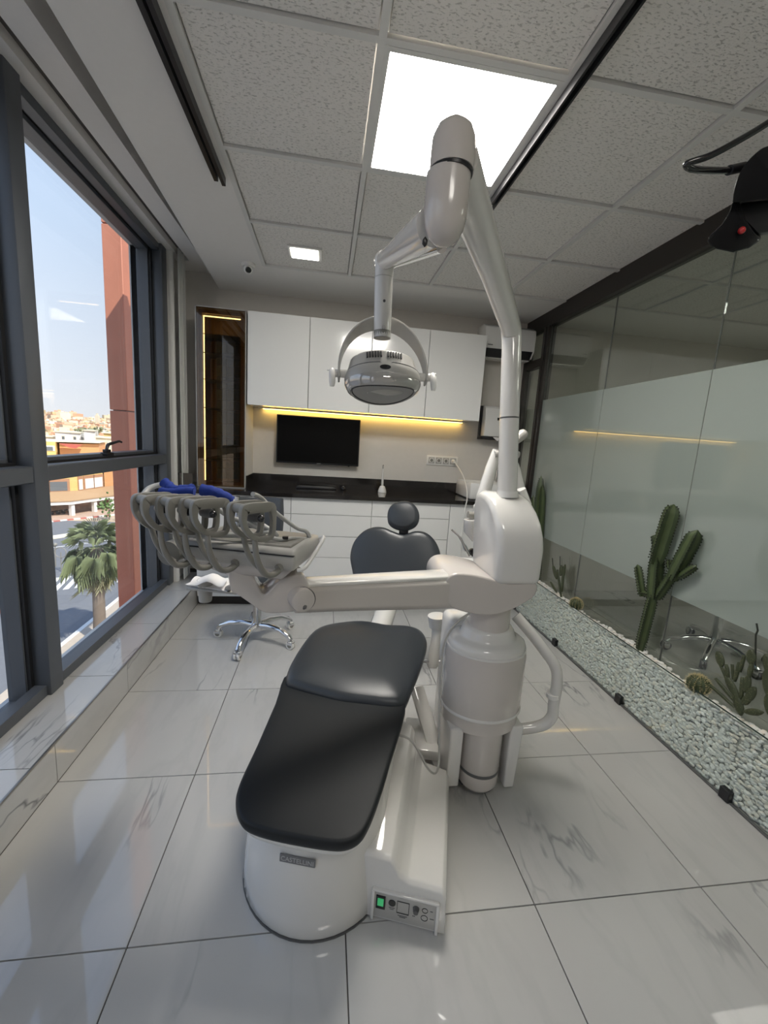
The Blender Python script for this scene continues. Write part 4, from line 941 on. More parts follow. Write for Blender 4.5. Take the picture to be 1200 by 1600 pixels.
for (c_, s_) in arc:
    p = yc + LX*c_*R0 + YZ*s_*R0*1.28; rad_ = (LX*c_ + YZ*s_).normalized()
    tw_ = 0.020 + 0.016*max(0, s_)
    secs.append([p + rad_*0.004 - YY*tw_, p + rad_*0.004 + YY*tw_, p - rad_*0.003 + YY*tw_, p - rad_*0.003 - YY*tw_])
obj('yoke', yk.rings(secs), 'lgrey', ol, bevel=0.0015, seg=1)
hb_ = MB()
# lamp head: lens-shaped shell, wide and shallow, with a curved lens underneath
def head_ring(sy_, zz, hx, n=40, sag=0.0):
    return [LC + LX*(cos(2*pi*j/n)*hx) + HY*(sin(2*pi*j/n)*sy_) + HZ*(zz - sag*sin(2*pi*j/n)**2) for j in range(n)]
obj('lamp_head', MB().rings([head_ring(0.02, 0.080, 0.035), head_ring(0.050, 0.076, 0.075), head_ring(0.068, 0.068, 0.098), head_ring(0.073, 0.062, 0.103), head_ring(0.083, 0.030, 0.112), head_ring(0.088, 0.016, 0.119), head_ring(0.090, 0.000, 0.122), head_ring(0.088, -0.012, 0.121)]), 'lgrey', ol, smooth=22)
obj('head_rim', MB().rings([head_ring(0.090, -0.010, 0.122), head_ring(0.092, -0.018, 0.121, sag=0.004), head_ring(0.088, -0.030, 0.114, sag=0.010), head_ring(0.080, -0.036, 0.106, sag=0.012), head_ring(0.074, -0.034, 0.100, sag=0.012)], False, False), 'chromeplastic', ol, smooth=50)
obj('lens_surround', MB().rings([head_ring(0.0745, -0.0345, 0.1005, sag=0.012), head_ring(0.0725, -0.0365, 0.0985, sag=0.012), head_ring(0.070, -0.034, 0.096, sag=0.012)], False, False), 'blackm', ol)
obj('reflector', MB().rings([head_ring(0.070, -0.034, 0.096, sag=0.012), head_ring(0.048, -0.022, 0.066, sag=0.006), head_ring(0.02, -0.014, 0.03)]), 'reflector', ol)
obj('bulb_cover', MB().rings([head_ring(0.030, -0.016, 0.075), head_ring(0.026, -0.034, 0.068), head_ring(0.016, -0.040, 0.05)]), 'lgrey', ol, smooth=50)
for k in range(6):
    for sg in (-1, 1):
        xx = sg*0.011 + sg*0.0082*k - 0.004
        a = math.asin(max(-1, min(1, xx/0.106))); yy = -0.0775*cos(a)
        p = LC + LX*xx + HY*yy + HZ*0.050
        obj('vent_slot', MB().obox(p, LX*0.0016, HY*0.006, HZ*0.0095 + HY*0.003), 'blackm', ol, smooth=0)
p = LC + HY*(-0.0875) + HZ*0.004 - LX*0.004; obj('sensor', MB().rings([[p + LX*cos(2*pi*j/20)*0.0165 + HZ*sin(2*pi*j/20)*0.0072 + HY*q for j in range(20)] for q in (-0.004, 0.01)]), 'blackg', ol)
gv = [LC + LX*(cos(radians(t))*0.1155) + HY*(sin(radians(t))*0.0857) + HZ*(0.0225 - (0.006 if 262 < t < 278 else 0)) for t in range(195, 346, 5)]
obj('groove', MB().tube(gv, 0.0012, 6), 'dgrey', ol)
for sg in (-1, 1):
    q0 = LC + LX*sg*0.110 + LZ*0.018; q1 = LC + LX*sg*0.160 + LZ*0.018
    g_ = obj('side_pivot', MB().cyl(q0, q1, 0.013, 0.0115, 18), 'whitem', ol)
    obj('handle', MB().tube([q1 + LZ*0.008 - LY*0.004, q1 - LY*0.018 - LZ*0.004, q1 - LY*0.024 - LZ*0.026, q1 - LY*0.024 - LZ*0.042], [0.009, 0.010, 0.010, 0.007], 12), 'whitem', g_)
    obj('handle_bar', MB().cyl(q1 + LZ*0.008 - LX*0.012*1, q1 + LZ*0.010 + LX*sg*0.012, 0.0045), 'whitem', g_)

# ================================================================ INSTRUMENT DELIVERY UNIT
dl = thing('instrument_delivery_unit', 'grey instrument tray with looped handpiece holders on a white swing arm', 'dental unit', V((0.05, 1.3, 0.9)))
A0, A1 = V((-0.085, 1.245, 0.925)), V((0.525, 1.45, 0.880))
ad = (A1 - A0).normalized(); an = UP.cross(ad).normalized(); au = V((0, 0, 1))
def asec(c, hh, wd, k=0.35):
    pts = []
    for a, b_ in ((-1, -1+k), (-1+k, -1), (1-k, -1), (1, -1+k), (1, 1-k), (1-k, 1), (-1+k, 1), (-1, 1-k)):
        pts.append(c + an*a*wd + au*b_*hh)
    return pts
obj('swing_arm', MB().rings([asec(A0, 0.047, 0.040), asec(A0*0.8 + A1*0.2 + UP*0.001, 0.050, 0.042), asec(A0*0.2 + A1*0.8, 0.062, 0.050), asec(A1, 0.066, 0.052)]), 'warmw', dl, bevel=0.006, seg=3)
obj('arm_top_cover', MB().rings([asec(A0 + UP*0.044, 0.008, 0.036), asec(A1 + UP*0.062, 0.010, 0.046)]), 'white', dl, bevel=0.004)
kc = at(473, 937, 1.170)
kn = obj('pivot_knob', MB().tube([kc + V((-0.02, 0.05, 0)), kc + V((0.0, 0.0, 0)), kc + V((0.003, -0.010, 0)), kc + V((0.005, -0.014, 0))], [0.037, 0.037, 0.034, 0.022], 28), 'warmw', dl)
obj('knob_groove', MB().tube([kc + V((0.0, 0.006, 0)), kc + V((0.0, 0.004, 0))], 0.0376, 28), 'dgrey', kn)
obj('knob_notch', MB().ball(kc + V((0.004, -0.012, -0.018)), 0.011, 1, (1, 0.4, 0.8)), 'dgrey', kn)
# bracket with saddle shape between the arm and the tray
bo = [(358, 886), (378, 888), (396, 890), (398, 904), (404, 918), (412, 929), (422, 922), (436, 908), (452, 901), (475, 900), (485, 925), (480, 950), (458, 956), (428, 959), (410, 956), (392, 944), (372, 930), (360, 921)]
obj('bracket', MB().prism(catmull([at(a, b_, 1.185) for a, b_ in bo], 3), (-0.02, 0.10, 0)), 'warmw', dl, bevel=0.008, seg=3)
# tray
R_ = V((-0.075, 1.10, 1.045)); L_ = V((-0.400, 1.195, 1.045)); ev = (L_ - R_); EL = ev.length; ev.normalize()
dv = V((-ev.y, ev.x, 0)).normalized()
if dv.y < 0: dv = -dv
nv = -dv
TD = 0.23
def tp(s_, d, z): return V((R_.x, R_.y, 0)) + V((ev.x, ev.y, 0)).normalized()*s_ + dv*d + UP*z
obj('tray_body', MB().rings([[tp(0, 0, 1.050), tp(EL, 0, 1.050), tp(EL, TD, 1.050), tp(0, TD, 1.050)], [tp(-0.004, -0.006, 1.078), tp(EL+0.004, -0.006, 1.078), tp(EL+0.004, TD, 1.078), tp(-0.004, TD, 1.078)], [tp(0, 0.004, 1.108), tp(EL, 0.004, 1.108), tp(EL, TD, 1.108), tp(0, TD, 1.108)]]), 'lgrey', dl, bevel=0.010, seg=3)
obj('tray_mat', MB().rings([[tp(0.02, 0.03, 1.107), tp(EL-0.02, 0.03, 1.107), tp(EL-0.02, TD-0.02, 1.107), tp(0.02, TD-0.02, 1.107)], [tp(0.025, 0.035, 1.113), tp(EL-0.025, 0.035, 1.113), tp(EL-0.025, TD-0.025, 1.113), tp(0.025, TD-0.025, 1.113)]]), 'grey', dl, bevel=0.003)
obj('tray_groove', MB().obox(tp(EL/2, -0.001, 1.095), (tp(EL, 0, 0)-tp(0, 0, 0))*0.5, dv*0.004, UP*0.0015), 'blackm', dl, smooth=0)
obj('tray_underside', MB().rings([[tp(0.05, 0.04, 1.010), tp(EL-0.10, 0.04, 1.010), tp(EL-0.10, TD-0.04, 1.010), tp(0.05, TD-0.04, 1.010)], [tp(0.01, 0.01, 1.050), tp(EL-0.02, 0.01, 1.050), tp(EL-0.02, TD-0.01, 1.050), tp(0.01, TD-0.01, 1.050)]]), 'warmw', dl, bevel=0.006)
obj('tray_neck', MB().cyl(at(378, 893, 1.24), at(378, 872, 1.24), 0.05, 0.055), 'warmw', dl)
rk = tp(EL+0.012, 0.03, 1.075); obj('tray_end_knob', MB().cyl(rk - dv*0.06, rk + dv*0.0, 0.034), 'grey', dl)
rg = tp(-0.012, 0.05, 1.085); obj('grip_bar', MB().tube(catmull([tp(-0.004, 0.02, 1.05), tp(-0.022, 0.03, 1.058), tp(-0.026, 0.12, 1.085), tp(-0.022, 0.20, 1.105), tp(-0.004, 0.215, 1.10)], 4, False), 0.006, 10), 'whitem', dl)
# holders: looped double frames
HN = V((-0.62, -0.78, 0)).normalized(); HE = V((-0.78, 0.62, 0)).normalized()     # holders reach out towards the chair at an angle
def holder(s_):
    q = lambda n_, z, e_=0.0: tp(s_, 0.0, 1.062 + z*1.03) + HN*(n_*1.24) + HE*e_
    h_ = obj('holder', MB().tube(catmull([q(-0.010, 0.004), q(0.004, -0.010), q(0.022, -0.016), q(0.042, -0.008), q(0.058, 0.018), q(0.068, 0.050), q(0.072, 0.088)], 4, False), [0.0085]*13 + [0.0085-0.0002*k for k in range(12)], 12, flat=1.2), 'grey', dl)
    obj('holder_root', MB().cyl(q(0.006, -0.004), q(-0.016, 0.008), 0.0115), 'grey', h_)
    obj('holder_arm', MB().tube(catmull([q(0.040, -0.004, 0.004), q(0.050, 0.016, 0.028), q(0.062, 0.048, 0.040), q(0.070, 0.088, 0.044)], 4, False), 0.0070, 10, flat=1.2), 'grey', h_)
    for e_ in (0.0, 0.044):
        ring = catmull([q(0.024, 0.170, e_), q(0.056, 0.176, e_), q(0.090, 0.177, e_), q(0.105, 0.170, e_), q(0.106, 0.140, e_), q(0.094, 0.110, e_), q(0.072, 0.088, e_), q(0.044, 0.082, e_), q(0.024, 0.090, e_), q(0.020, 0.130, e_)], 4)
        rc_ = MB(); n = len(ring); secs = []
        cen = sum(ring, V())/n
        for i in range(n):
            t = (ring[(i+1) % n] - ring[i-1]).normalized(); o_ = t.cross(HE).normalized()
            if o_.dot(ring[i]-cen) < 0: o_ = -o_
            top = max(0.0, (ring[i].z - cen.z)/0.045)
            inn = 0.010 + 0.013*top
            secs.append([ring[i] + HE*0.006 + o_*0.003, ring[i] - HE*0.006 + o_*0.003, ring[i] - HE*0.006 - o_*inn, ring[i] + HE*0.006 - o_*inn])
        for s4 in secs: rc_.v += s4
        for i in range(n):
            for j in range(4):
                rc_.f.append((i*4+j, i*4+(j+1) % 4, ((i+1) % n)*4+(j+1) % 4, ((i+1) % n)*4+j))
        obj('holder_ring', rc_, 'grey', h_, bevel=0.0025, seg=2, smooth=50)
    obj('cross_bar', MB().tube([q(0.094, 0.166, -0.004), q(0.094, 0.166, 0.049)], 0.0125, 14), 'grey', h_)
    obj('instrument', MB().tube([q(0.066, 0.142, -0.012), q(0.060, 0.140, 0.02), q(0.040, 0.132, 0.07), q(0.02, 0.12, 0.11)], [0.010, 0.0135, 0.012, 0.008], 14), 'dgrey', h_)
    obj('instrument_tip', MB().sphere(q(0.066, 0.142, -0.013), 0.0095, 12, 8), 'blackg', h_)
HS = [0.040, 0.168, 0.232, 0.300]
for s_ in HS: holder(s_)
# hoses lying back over the tray
def hose(pts, r=0.0075, m='greyhose'): obj('hose', MB().tube(catmull(pts, 5, False), r, 10), m, dl)
hose([at(395, 772, 1.10), at(408, 778, 1.16), at(430, 800, 1.24), at(462, 824, 1.27), at(478, 830, 1.27), at(484, 840, 1.27)], 0.0062)
hose([at(340, 795, 1.20), at(360, 808, 1.24), at(385, 817, 1.26), at(410, 828, 1.26), at(428, 836, 1.26)], 0.0072)
hose([at(262, 828, 1.25), at(300, 836, 1.20), at(340, 836, 1.18), at(390, 836, 1.19), at(420, 832, 1.22)], 0.0080)
hose([at(222, 776, 1.33), at(232, 764, 1.36), at(248, 758, 1.38), at(262, 757, 1.38)], 0.0085)
hose([at(415, 838, 1.18), at(438, 843, 1.19), at(458, 841, 1.22), at(478, 842, 1.26)], 0.006)
obj('hose_clip', MB().obox(at(446, 840, 1.195), (0.008, 0, 0), (0, 0.006, 0), (0, 0, 0.004)), 'blackm', dl, smooth=0)
def sleeve(pts, rad):
    pp = catmull(pts, 5, False); rr = [rad*(1 + 0.07*sin(i*1.7) + 0.06*sin(i*3.1)) for i in range(len(pp))]
    o_ = obj('hose_sleeve', MB().tube(pp, rr, 10), 'blue', dl); o_['label'] = 'blue cloth sleeve'
sleeve([at(256, 753, 1.38), at(264, 760, 1.37), at(272, 766, 1.35), at(282, 766, 1.34), at(302, 764, 1.33)], 0.016)
sleeve([at(252, 768, 1.33), at(270, 770, 1.31), at(288, 767, 1.31), at(304, 768, 1.31)], 0.013)
sleeve([at(314, 765, 1.26), at(330, 768, 1.26), at(346, 774, 1.27), at(361, 783, 1.28)], 0.017)
hose([at(361, 782, 1.28), at(372, 792, 1.28), at(388, 806, 1.27), at(405, 818, 1.26), at(428, 832, 1.25), at(432, 838, 1.25)], 0.0085)
# little side shelf below the tray with cup and papers
sh = at(335, 915, 1.42)
obj('side_shelf', MB().obox(sh + V((0.02, 0.02, -0.006)), V((0.085, -0.02, 0)), V((0.02, 0.06, 0)), UP*0.004), 'lgrey', dl, bevel=0.003)
obj('shelf_arm', MB().tube([sh + V((0.04, 0, -0.012)), at(365, 915, 1.27)], 0.010, 10), 'grey', dl)
cpb = sh + V((-0.03, 0.0, -0.056))
cp = thing('plastic_cup', 'grey plastic cup hanging at the shelf under the instrument tray', 'cup', cpb)
obj('wall', MB().lathe([(0.020, 0.0), (0.021, 0.003), (0.026, 0.075), (0.0245, 0.075), (0.0195, 0.006)], cpb, 24), 'lgrey', cp)
obj('rim', MB().lathe([(0.0262, 0.073), (0.0275, 0.0755), (0.0262, 0.078), (0.0245, 0.0755)], cpb, 24), 'lgrey', cp)
nk = thing('paper_napkin', 'white paper napkins draped over the cup under the tray', 'paper', cpb + UP*0.08)
g0 = cpb + UP*0.0795; mbn = MB(); NX, NY = 8, 6; vs_ = []
for i in range(NX+1):
    for j in range(NY+1):
        u_, v_ = i/NX - 0.35, j/NY - 0.5
        vs_.append(g0 + V((u_*0.115, v_*0.085 - u_*0.02, 0.006 + 0.008*sin(u_*9) - 0.03*max(0, abs(v_)-0.25) - 0.035*max(0, -u_-0.15))))
mbn.add(vs_, [(i*(NY+1)+j, (i+1)*(NY+1)+j, (i+1)*(NY+1)+j+1, i*(NY+1)+j+1) for i in range(NX) for j in range(NY)])
mbn.add([p + UP*0.0012 for p in vs_], [(i*(NY+1)+j, (i+1)*(NY+1)+j, (i+1)*(NY+1)+j+1, i*(NY+1)+j+1) for i in range(NX) for j in range(NY)])
obj('sheet', mbn, 'paper', nk)
obj('sheet', MB().obox(sh + V((0.0, 0.02, 0.002)), V((0.075, -0.03, 0)), V((0.02, 0.05, 0)), UP*0.001), 'paper', nk, smooth=0)

# ================================================================ STOOL
SC = V((-0.43, 2.78, 0))
st = thing('dentist_stool', 'wheeled stool with chrome five-star base behind the instrument tray', 'stool', SC)
def star_base(parent, C_, angs, R1, m='chrome', castm='whitem', zh=0.13, cr_=0.028):
    hub = obj('hub', MB().lathe([(0.02, 0.075), (0.038, 0.08), (0.040, 0.12), (0.030, 0.15), (0.026, 0.30), (0.02, 0.30)], C_, 24), m, parent)
    obj('gas_column', MB().cyl(C_ + UP*0.28, C_ + UP*0.46, 0.019), m, parent)
    for a in angs:
        d = V((cos(a), sin(a), 0)); s_ = V((-sin(a), cos(a), 0))
        g = obj('base_leg', MB().tube([C_ + d*0.02 + UP*0.115, C_ + d*0.10 + UP*0.125, C_ + d*0.19 + UP*0.115, C_ + d*(R1-0.02) + UP*0.085, C_ + d*R1 + UP*0.062], [0.022, 0.021, 0.019, 0.017, 0.016], 12, flat=1.15), m, parent)
        w_ = C_ + d*R1
        cs = obj('caster', MB().cyl(w_ - s_*0.020 + UP*cr_, w_ - s_*0.004 + UP*cr_, cr_, cr_, 20).cyl(w_ + s_*0.004 + UP*cr_, w_ + s_*0.020 + UP*cr_, cr_, cr_, 20), castm, parent, bevel=0.004)
        obj('caster_hood', MB().obox(w_ + UP*(cr_*1.45), d*0.022, s_*0.022, UP*cr_*0.45), m, cs, bevel=0.006)
        obj('caster_cap', MB().cyl(w_ - s_*0.021 + UP*cr_, w_ + s_*0.021 + UP*cr_, cr_*0.55), 'grey', cs)
angs = [math.atan2(2.83-2.78, -0.683+0.43), math.atan2(2.522-2.78, -0.504+0.43), math.atan2(2.638-2.78, -0.162+0.43), math.atan2(2.978-2.78, -0.187+0.43), radians(105)]
star_base(st, SC, angs, 0.275)
obj('seat', MB().lathe([(0.05, 0.455), (0.15, 0.46), (0.175, 0.475), (0.180, 0.50), (0.168, 0.522), (0.12, 0.53), (0.02, 0.532)], SC, 36), 'stool', st)
bk = []
for k in range(13):
    a = radians(50 + 90*k/12); bk.append(SC + V((cos(a)*0.21, sin(a)*0.21, 0)))
sb_ = MB().rings([[p + V((p.x-SC.x, p.y-SC.y, 0)).normalized()*q + UP*z for p in bk for (q, z) in ()] or [p for p in bk]], False, False) if False else MB()
secs = []
for p in bk:
    o_ = (p - SC).normalized()
    secs.append([p + o_*0.02 + UP*0.72, p + o_*0.03 + UP*0.84, p + o_*0.02 + UP*0.985, p - o_*0.01 + UP*0.985, p - o_*0.018 + UP*0.84, p - o_*0.01 + UP*0.72])
obj('backrest', sb_.rings(secs), 'stool', st, bevel=0.01, seg=3)
e0 = bk[-1]; obj('backrest_edge', MB().tube([e0 + UP*0.715, e0 + UP*0.85, e0 + UP*0.99], 0.016, 10), 'chrome', st)
obj('backrest_stem', MB().tube([SC + V((0.02, 0.12, 0.47)), SC + V((0.0, 0.23, 0.50)), SC + V((0.0, 0.235, 0.75))], 0.014, 10), 'chrome', st)

# office chair beyond the partition
OC = atz(1112, 1022, 0)
oc = thing('office_chair', 'office chair with chrome base seen under the frosted glass', 'chair', OC)
star_base(oc, OC, [radians(a) for a in (165, 215, 270, 330, 70)], 0.33, 'chrome', 'blackm', cr_=0.034)
obj('seat', cushion(MB(), [OC + V((cos(2*pi*k/28)*0.25, sin(2*pi*k/28)*0.24, 0.53)) for k in range(28)], UP, 0.07, 0.03, 0.015), 'leather', oc)
obj('backrest', MB().obox(OC + V((0.26, 0.02, 0.86)), (0.03, 0, 0.01), (0, 0.21, 0), (0.02, 0, 0.26)), 'leather', oc, bevel=0.025, seg=3)
obj('back_bar', MB().tube([OC + V((0.1, 0, 0.47)), OC + V((0.28, 0.01, 0.5)), OC + V((0.30, 0.01, 0.75))], 0.016, 10), 'chrome', oc)

# black device at the upper right
dvb = at(1180, 300, 0.80)
bd = thing('hanging_device', 'glossy black rounded device with red bead hanging at the upper right', 'device', dvb)
sec_ = [(1200, 228), (1180, 240), (1162, 260), (1150, 285), (1145, 312), (1152, 316), (1215, 308), (1240, 300), (1240, 225)]
obj('housing', MB().prism(catmull([at(a, b_, 0.78) for a, b_ in sec_], 3), (0.115, 0.105, 0.075)), 'blacks', bd, bevel=0.015, seg=4)
sec_ = [(1144, 314), (1140, 330), (1128, 350), (1106, 370), (1104, 380), (1120, 390), (1145, 395), (1170, 388), (1188, 376), (1175, 360), (1165, 345), (1158, 325), (1155, 316)]
obj('lower_shell', MB().prism([at(a, b_, 0.80) for a, b_ in sec_], (0.052, 0.045, 0.03)), 'blacks', bd, bevel=0.008, seg=3)
obj('core', MB().prism([at(a, b_, 0.81) for a, b_ in [(1155, 316), (1225, 310), (1225, 360), (1185, 366), (1165, 345)]], (0.06, 0.06, 0.03)), 'blackm', bd, bevel=0.006)
obj('bead', MB().sphere(at(1159, 360, 0.79), 0.0065), 'red', bd)
obj('cable', MB().tube(catmull([at(1160, 262, 0.82), at(1138, 266, 0.81), at(1105, 266, 0.80), at(1082, 264, 0.79), at(1072, 258, 0.785), at(1080, 253, 0.78), at(1110, 243, 0.77), at(1150, 222, 0.76), at(1200, 192, 0.75), at(1260, 150, 0.74)], 5, False), 0.0058, 10), 'blackg', bd)
obj('cable_boot', MB().cyl(at(1139, 266, 0.81), at(1162, 261, 0.82), 0.0085), 'blackm', bd)
obj('suspension_rod', MB().cyl(at(1225, 235, 0.84), V((at(1225, 235, 0.84).x, 0.84, H)), 0.016), 'blackm', bd)

# ================================================================ OUTSIDE
G = -19.6            # street level, room on an upper storey; street scene scaled up about the camera
gd = struct(obj('ground', MB().box((-4000, -800, G-0.5), (400, 4000, G-0.02)), mat('dry_ground', (0.55, 0.42, 0.30), 0.95, var=0.15, bscale=0.05), smooth=0), 'dry sandy ground of the town')
rd = struct(obj('road', MB().box((-140, -140, G-0.02), (-1.5, 97.0, G)), 'asphalt', smooth=0), 'grey asphalt street below the window')
struct(obj('building_block', MB().box((-1.46, Y0-0.15, G), (XR+0.25, YB+0.15, -0.13)), 'terra', smooth=0), 'terracotta lower storeys of the building')
pi_ = thing('facade_pillar', 'tall terracotta clad pillar just outside the window', 'pillar', V((-1.80, 4.05, -0.9)))
for (z0, z1) in ((-0.9, -0.35), (-0.35, 1.55), (1.55, 3.05), (3.05, 4.9)):
    for (x0, x1, y0, y1) in ((-1.90, -1.75, 4.02, 4.20), (-1.90, -1.75, 4.205, 4.37)):
        obj('cladding_panel', MB().box((x0, y0, z0+0.004), (x1, y1, z1-0.004)), 'terra', pi_, bevel=0.004, seg=1)
obj('core', MB().box((-1.88, 4.04, -0.9), (-1.77, 4.35, 4.9)), 'dgrey', pi_, smooth=0)
obj('foot_ledge', MB().box((-2.05, 3.9, -1.1), (-1.46, 4.5, -0.9)), 'terra', pi_, smooth=0)
flat = lambda p, z: V((p.x, p.y, z))
# crossing stripes, pavements and kerbs
Zg = lambda px, py, h=0.0: atz(px, py, G + h)
c0, c1 = Zg(70, 915), Zg(215, 896); cdir = (c1-c0).normalized(); CL = (c1-c0).length
for k in range(9):
    p = c0 + cdir*(CL*(k+0.5)/9); tdir = V((-0.25, 1.0, 0)).normalized()
    obj('crossing_stripe', MB().obox(p + UP*0.012, cdir*(CL/9*0.27), tdir*2.9, UP*0.006), 'wpaint', rd, smooth=0)
k0, k1 = Zg(60, 1040), Zg(225, 905); kd = (k1-k0).normalized(); kn_ = V((kd.y, -kd.x, 0))
obj('pavement', MB().prism([k0 - kd*30, k1 + kd*3, k1 + kd*3 + kn_*16, k0 - kd*30 + kn_*16], UP*0.18), 'pave', rd, smooth=0)
obj('kerb', MB().obox((k0+k1)/2 + UP*0.1, (k1-k0)*0.5 + kd*3, kn_*0.22, UP*0.11), 'wpaint', rd, smooth=0)
l0, l1 = Zg(-10, 962), Zg(86, 905); ld = (l1-l0).normalized(); ln_ = V((ld.y, -ld.x, 0))
obj('pavement', MB().prism([l0 - ld*20, l1, l1 - ln_*3 + ld*4, l1 - ln_*20 + ld*10, l0 - ld*20 - ln_*30], UP*0.18), 'pave', rd, smooth=0)
LL = (l1-l0).length + 20
for k in range(16):
    c_ = l0 - ld*20 + ld*(LL*(k+0.5)/16)
    obj('kerb', MB().obox(c_ + UP*0.1, ld*(LL/32), ln_*0.2, UP*0.12), 'rpaint' if k % 2 == 0 else 'wpaint', rd, smooth=0)
f0, f1 = Zg(60, 818), Zg(215, 801); fd = (f1-f0).normalized(); fn = V((-fd.y, fd.x, 0)); FL = (f1-f0).length
obj('pavement', MB().prism([f0 - fd*40, f1 + fd*20, f1 + fd*20 + fn*60, f0 - fd*40 + fn*60], UP*0.16), mat('rosy_pavement', (0.52, 0.36, 0.27), 0.9, var=0.1, bscale=1), rd, smooth=0)
for k in range(16):
    c_ = f0 + fd*(FL*(k+0.5)/16)
    obj('kerb', MB().obox(c_ + UP*0.1, fd*(FL/32), fn*0.25, UP*0.14), 'rpaint' if k % 2 == 0 else 'wpaint', rd, smooth=0)
m0, m1 = Zg(65, 843), Zg(215, 820); md = (m1-m0).normalized()
obj('median', MB().obox((m0+m1)/2 + UP*0.08, (m1-m0)*0.5, V((-md.y, md.x, 0))*1.1, UP*0.09), 'cream', rd, smooth=0)
l0, l1 = Zg(65, 858), Zg(215, 838); obj('lane_line', MB().obox((l0+l1)/2 + UP*0.01, (l1-l0)*0.5, V((-md.y, md.x, 0))*0.14, UP*0.006), 'wpaint', rd, smooth=0)

# corner building with arcade
DB = 121.0
zb = lambda py: atd(119, py, DB).z
cbd = thing('corner_building', 'yellow corner building with a shopping arcade across the street', 'building', flat(atd(119, 800, DB), G))
Q0, Q1, Q2, Q3 = atd(30, 740, 118), atd(118.5, 740, 120), atd(160, 740, 127), atd(240, 740, 140)
back = V((-0.35, 0.93, 0))*26
def floor_block(name, pts, z0, z1, m, parent, bk_=1.0):
    pol = [flat(p, z0) for p in pts] + [flat(p + back*bk_, z0) for p in reversed(pts)]
    return obj(name, MB().prism(pol, UP*(z1-z0)), m, parent, smooth=0)
ZW0, ZW1 = zb(769), zb(727)
floor_block('upper_storey', [Q0, Q1, Q2], ZW0, ZW1, 'yellow', cbd)
floor_block('side_storey', [Q2 + V((0.1, 0.5, 0)), Q3], ZW0, ZW1 - 0.5, 'orange', cbd)
floor_block('roof_slab', [Q0 - V((0.4, 0.8, 0)), Q1 + V((0.3, -0.8, 0)), Q2 + V((1.0, -0.5, 0)), Q3], ZW1, ZW1 + 0.5, 'cream', cbd)
floor_block('shop_front', [Q0 + back*0.12, Q1 + back*0.12, Q2 + back*0.09, Q3 + back*0.07], G, ZW0, mat('shop_interior', (0.34, 0.22, 0.15), 0.8, var=0.7, bscale=0.9), cbd, 0.8)
ext = [Q0 + V((-1.0, -4.0, 0)), Q1 + V((1.0, -4.2, 0)), Q2 + V((3.2, -2.8, 0)), Q3 + V((3.5, -2.0, 0))]
cano = MB()
for (a, b_, c_, d_) in zip([Q0, Q1, Q2], [Q1, Q2, Q3], ext[:-1], ext[1:]):
    cano.add([flat(a, ZW0 + 0.5), flat(b_, ZW0 + 0.5), flat(d_, zb(777)), flat(c_, zb(777)), flat(a, ZW0 - 0.4), flat(b_, ZW0 - 0.4), flat(d_, zb(778.5)), flat(c_, zb(778.5))], [(0, 1, 2, 3), (4, 7, 6, 5), (0, 4, 5, 1), (2, 6, 7, 3), (1, 5, 6, 2), (3, 7, 4, 0)])
obj('canopy', cano, 'brownroof', cbd, smooth=0)
for (a, b_) in zip(ext[:-1], ext[1:]):
    d = V((b_.x-a.x, b_.y-a.y, 0)); L_b = d.length; d.normalize(); n_ = V((-d.y, d.x, 0))
    obj('fascia', MB().obox(flat((a+b_)/2, zb(780.5)) + n_*0.3, d*(L_b/2), n_*0.12, UP*0.42), 'wrender', cbd, smooth=0)
    for k in range(int(L_b/5.8)+1):
        c_ = a + d*(0.8 + k*5.8)
        obj('arcade_column', MB().obox(flat(c_, (G+zb(782))/2) + n_*0.9, d*0.4, n_*0.4, UP*(zb(782)-G)/2), 'wrender', cbd, smooth=0)
def far_window(a, b_, f, wd, z0, z1, parent, m='winfr', pane='winpane'):
    d = V((b_.x-a.x, b_.y-a.y, 0)).normalized(); n_ = V((-d.y, d.x, 0)); c_ = a + (b_-a)*f
    w_ = obj('window', MB().obox(flat(c_, (z0+z1)/2), d*wd*0.5, n_*0.15, UP*(z1-z0)/2), m, parent, smooth=0)
    obj('pane', MB().obox(flat(c_, (z0+z1)/2 - (z1-z0)*0.08), d*wd*0.38, n_*0.2, UP*(z1-z0)*0.36), pane, w_, smooth=0)
for f in (0.66, 0.30): far_window(Q0, Q1, f, 4.2, zb(766), zb(747), cbd)
for f, wd in ((0.13, 1.5), (0.45, 3.6), (0.80, 3.6)): far_window(Q1, Q2, f, wd, zb(766), zb(744), cbd, pane='wrender')
for f, wd in ((0.30, 2.0), (0.60, 2.0)): far_window(Q2, Q3, f, wd, zb(760), zb(742), cbd)
tr_ = thing('roof_terrace_house', 'orange and yellow rooftop house with a red awning', 'building', flat(atd(110, 700, 132), ZW1))
E0, E1, E2 = atd(40, 700, 131), atd(87, 700, 132), atd(150, 700, 135)
zt_ = lambda py: atd(100, py, 132).z
floor_block('wall', [E0, E1], ZW1, zt_(691), 'yellow', tr_, 0.6)
floor_block('wall', [E1 + V((0, 1.5, 0)), E2 + V((0, 1.5, 0))], ZW1, zt_(693), 'orange', tr_, 0.6)
d = (E2-E1).normalized()
obj('awning', MB().prism([flat(E1 + d*1.0, zt_(693)), flat(E2 - d*3, zt_(694)), flat(E2 - d*4, zt_(698)), flat((E1+E2)/2, zt_(700)), flat(E1 + d*3.0, zt_(698.5))], V((1.0, -2.2, 0.0))), 'redawn', tr_, smooth=0)
floor_block('roof', [E0 - d*1, E1, E2 + d*1], zt_(691), zt_(690) + 0.05, 'cream', tr_, 0.62)
far_window(E0, E1, 0.70, 3.0, zt_(705), zt_(697), tr_, 'wrender')
